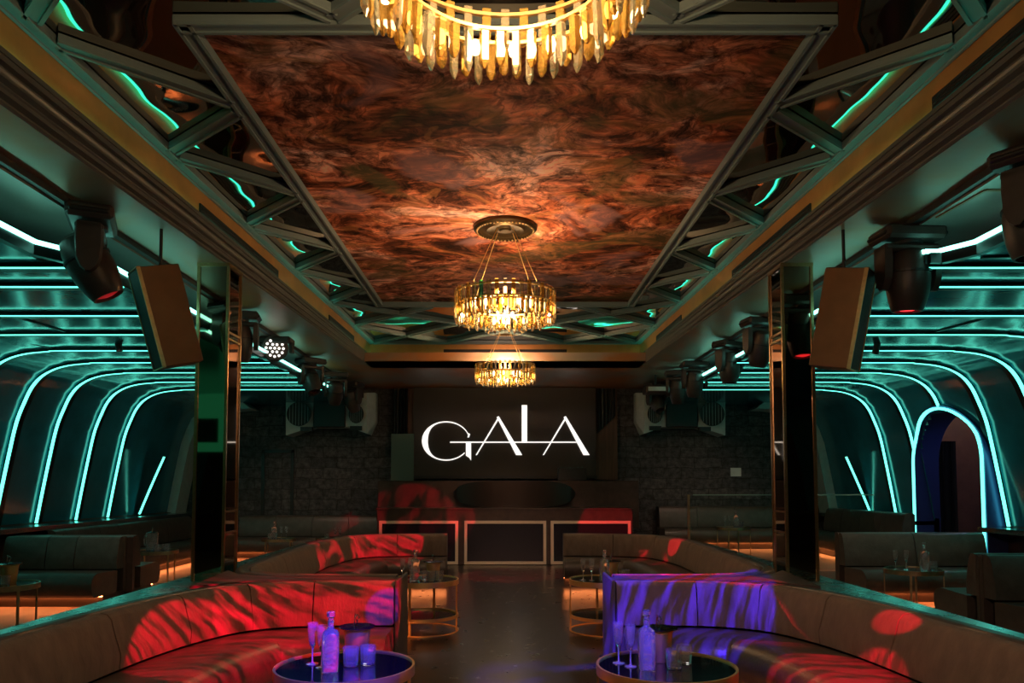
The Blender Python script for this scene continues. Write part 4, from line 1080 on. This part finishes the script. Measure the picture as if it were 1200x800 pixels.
# ------------------------------------------------------------------ lights
def spot(name, loc, target, energy, col, angle, blend=.15, size=.02, gobo=None):
    l = bpy.data.lights.new(name, 'SPOT'); l.energy = energy; l.color = col; l.spot_size = math.radians(angle); l.spot_blend = blend; l.shadow_soft_size = size
    o = bpy.data.objects.new(name, l); COL.objects.link(o); o.location = loc
    d = Vector(target) - Vector(loc); o.rotation_euler = d.to_track_quat('-Z', 'Y').to_euler()
    if gobo:
        l.use_nodes = True; nt = l.node_tree; em = nt.nodes['Emission']
        g = N(nt, 'ShaderNodeNewGeometry'); vt = N(nt, 'ShaderNodeVectorTransform', vector_type='NORMAL', convert_from='WORLD', convert_to='OBJECT'); L(nt, g, 'Incoming', vt, 0)
        mp = N(nt, 'ShaderNodeMapping'); mr0 = N(nt, 'ShaderNodeMapping'); mr0.inputs['Rotation'].default_value = (0, 0, gobo[1]); L(nt, vt, 0, mr0, 0); mp.inputs['Scale'].default_value = (gobo[0], gobo[0] * gobo[2], 1); L(nt, mr0, 0, mp, 0)
        mp.inputs['Location'].default_value = (gobo[3], gobo[3] * .7, 0)
        n = N(nt, 'ShaderNodeTexNoise', Scale=1.0, Detail=3.0, Roughness=.6, Distortion=.3); L(nt, mp, 0, n, 'Vector')
        r = N(nt, 'ShaderNodeMapRange'); r.inputs[1].default_value = .42; r.inputs[2].default_value = .56; r.inputs[3].default_value = gobo[4]; r.inputs[4].default_value = 1.0; L(nt, n, 0, r, 0)
        L(nt, r, 0, em, 'Strength')
    return o
RED = (1, .0, .035); BLUE = (.045, .012, 1)
def pt(px, py, z=None, y=None): return U(px, py, z=z, y=y)
def G(sc_, rot, st, off, lo): return (sc_, rot, st, off, lo)
spot('red_beam', (2.6, 3.1, 2.7), U(340, 730, y=5.4), 4300, RED, 13.5, .08, .006, G(85, -.65, .14, 1.0, .02))
spot('red_beam', (.9, 2.6, 3.45), U(300, 764, z=.42), 3000, RED, 17, .1, .006, G(70, -1.0, .14, 4.0, .06))
spot('red_beam', (2.7, 7.6, 2.95), U(440, 641, y=10.5), 4200, RED, 10, .1, .006, G(85, -.65, .14, 7.0, .02))
spot('red_beam', (1.2, 6.9, 3.45), U(390, 661, z=.42), 2400, RED, 11, .1, .008, G(40, .8, .3, 2.0, .0))
spot('red_beam', (.6, 2.2, 3.5), (1.72, 4.02, .4), 3000, RED, 12, .15, .006, G(60, 1.2, .2, 3.0, .2))
spot('red_beam', (.2, 6.4, 3.5), (1.65, 9.75, .42), 2600, RED, 11, .1, .008, G(50, 1.2, .25, 5.0, .15))
spot('red_beam', (-1.2, 9.6, 3.0), U(822, 673, z=.70), 5500, RED, 6.5, .15, .01)
spot('red_beam', (-1.6, 9.8, 3.0), U(765, 675, z=.70), 3500, RED, 5, .5, .01)
spot('red_beam', (1.45, .6, 1.9), (2.17, 4.22, .62), 2600, RED, 2.4, .2, .01)
spot('red_beam', (-1.8, 5.6, 3.1), (2.16, 9.6, .66), 3600, RED, 3.2, .2, .01)
spot('blue_beam', (-1.0, 1.2, 3.1), U(790, 715, y=5.4), 6000, BLUE, 15, .1, .006, G(75, .18, .10, 2.0, .03))
spot('blue_beam', (-1.2, 4.4, 3.3), U(735, 676, z=.70), 1800, BLUE, 9, .4, .01)
spot('blue_beam', (.3, .9, 3.0), U(400, 765, z=.55), 3600, BLUE, 10.5, .2, .015)
spot('blue_beam', (.3, .9, 3.0), U(738, 765, z=.55), 2200, BLUE, 6.5, .3, .015)
spot('blue_beam', (1.2, 2.0, 3.4), U(449, 714, y=5.4), 1500, BLUE, 3.0, .2, .01)
spot('blue_beam', (-1.0, 2.5, 3.4), U(650, 795, z=0), 9000, BLUE, 17, .6, .02, G(20, .9, .3, 2.0, .0))
spot('red_beam', (1.5, 8.5, 3.2), U(500, 605, y=13.1), 1900, RED, 16, .15, .02, G(26, .2, .3, 2.0, .0))
spot('red_beam', (.3, 8.0, 3.2), U(715, 625, y=13.1), 1400, RED, 11, .15, .02)
spot('red_beam', (-1.5, 9.0, 3.2), U(600, 674, z=0), 2600, RED, 22, .3, .02, G(22, 1.5, .2, 5.0, .0))
# gentle warm fill, added spots with no fixtures of their own
spot('house_light', (0, -1.0, 3.4), (-1.2, 5.0, .5), 60, (1, .60, .42), 60, .9, .10)
spot('house_light', (0, -1.0, 3.4), (1.6, 4.8, .5), 220, (1, .62, .44), 60, .9, .10)
spot('house_light', (0, 12.9, 3.25), U(590, 564, y=13.62), 60, (1, .55, .28), 26, .8, .03)
spot('house_light', (0, 9.3, 3.6), (0, 13.1, .75), 110, (1, .60, .45), 44, .9, .06)
spot('house_light', (0, 10.5, 3.5), (0, 14.6, 2.2), 60, (1, .60, .42), 80, .9, .06)
for x in (-4.4, 4.4):
    spot('house_light', (x, 8.2, 2.95), (x, 10.4, .3), 42, (1, .62, .42), 80, .9, .06)
    spot('house_light', (x * .85, 12.0, 2.95), (x * .85, 14.3, .4), 46, (1, .62, .42), 80, .9, .06)
def parea(name, loc, e, col, size=.4):
    l = bpy.data.lights.new(name, 'POINT'); l.energy = e; l.color = col; l.shadow_soft_size = size; o = bpy.data.objects.new(name, l); COL.objects.link(o); o.location = loc
parea('corridor_lamp', (7.0, 10.3, 2.6), 10, (.45, .42, 1.0), .1)
parea('corridor_lamp', (7.9, 11.2, 2.7), 9, (1, .62, .45), .1)

w = bpy.data.worlds.new('world'); sc.world = w; w.use_nodes = True
w.node_tree.nodes['Background'].inputs[0].default_value = (.02, .03, .03, 1); w.node_tree.nodes['Background'].inputs[1].default_value = .3

# the render shows each rib against its own vault
sc.view_settings.view_transform = 'Standard'; sc.view_settings.look = 'None'; sc.view_settings.gamma = 1; sc.view_settings.exposure = 0.0
sc.view_settings.use_curve_mapping = False
c = sc.cycles
c.max_bounces = 7; c.glossy_bounces = 5; c.transmission_bounces = 7; c.diffuse_bounces = 3; c.transparent_max_bounces = 8
c.caustics_reflective = False; c.caustics_refractive = True; c.sample_clamp_indirect = 4.0; c.sample_clamp_direct = 0.0
c.use_denoising = True; c.use_light_tree = True
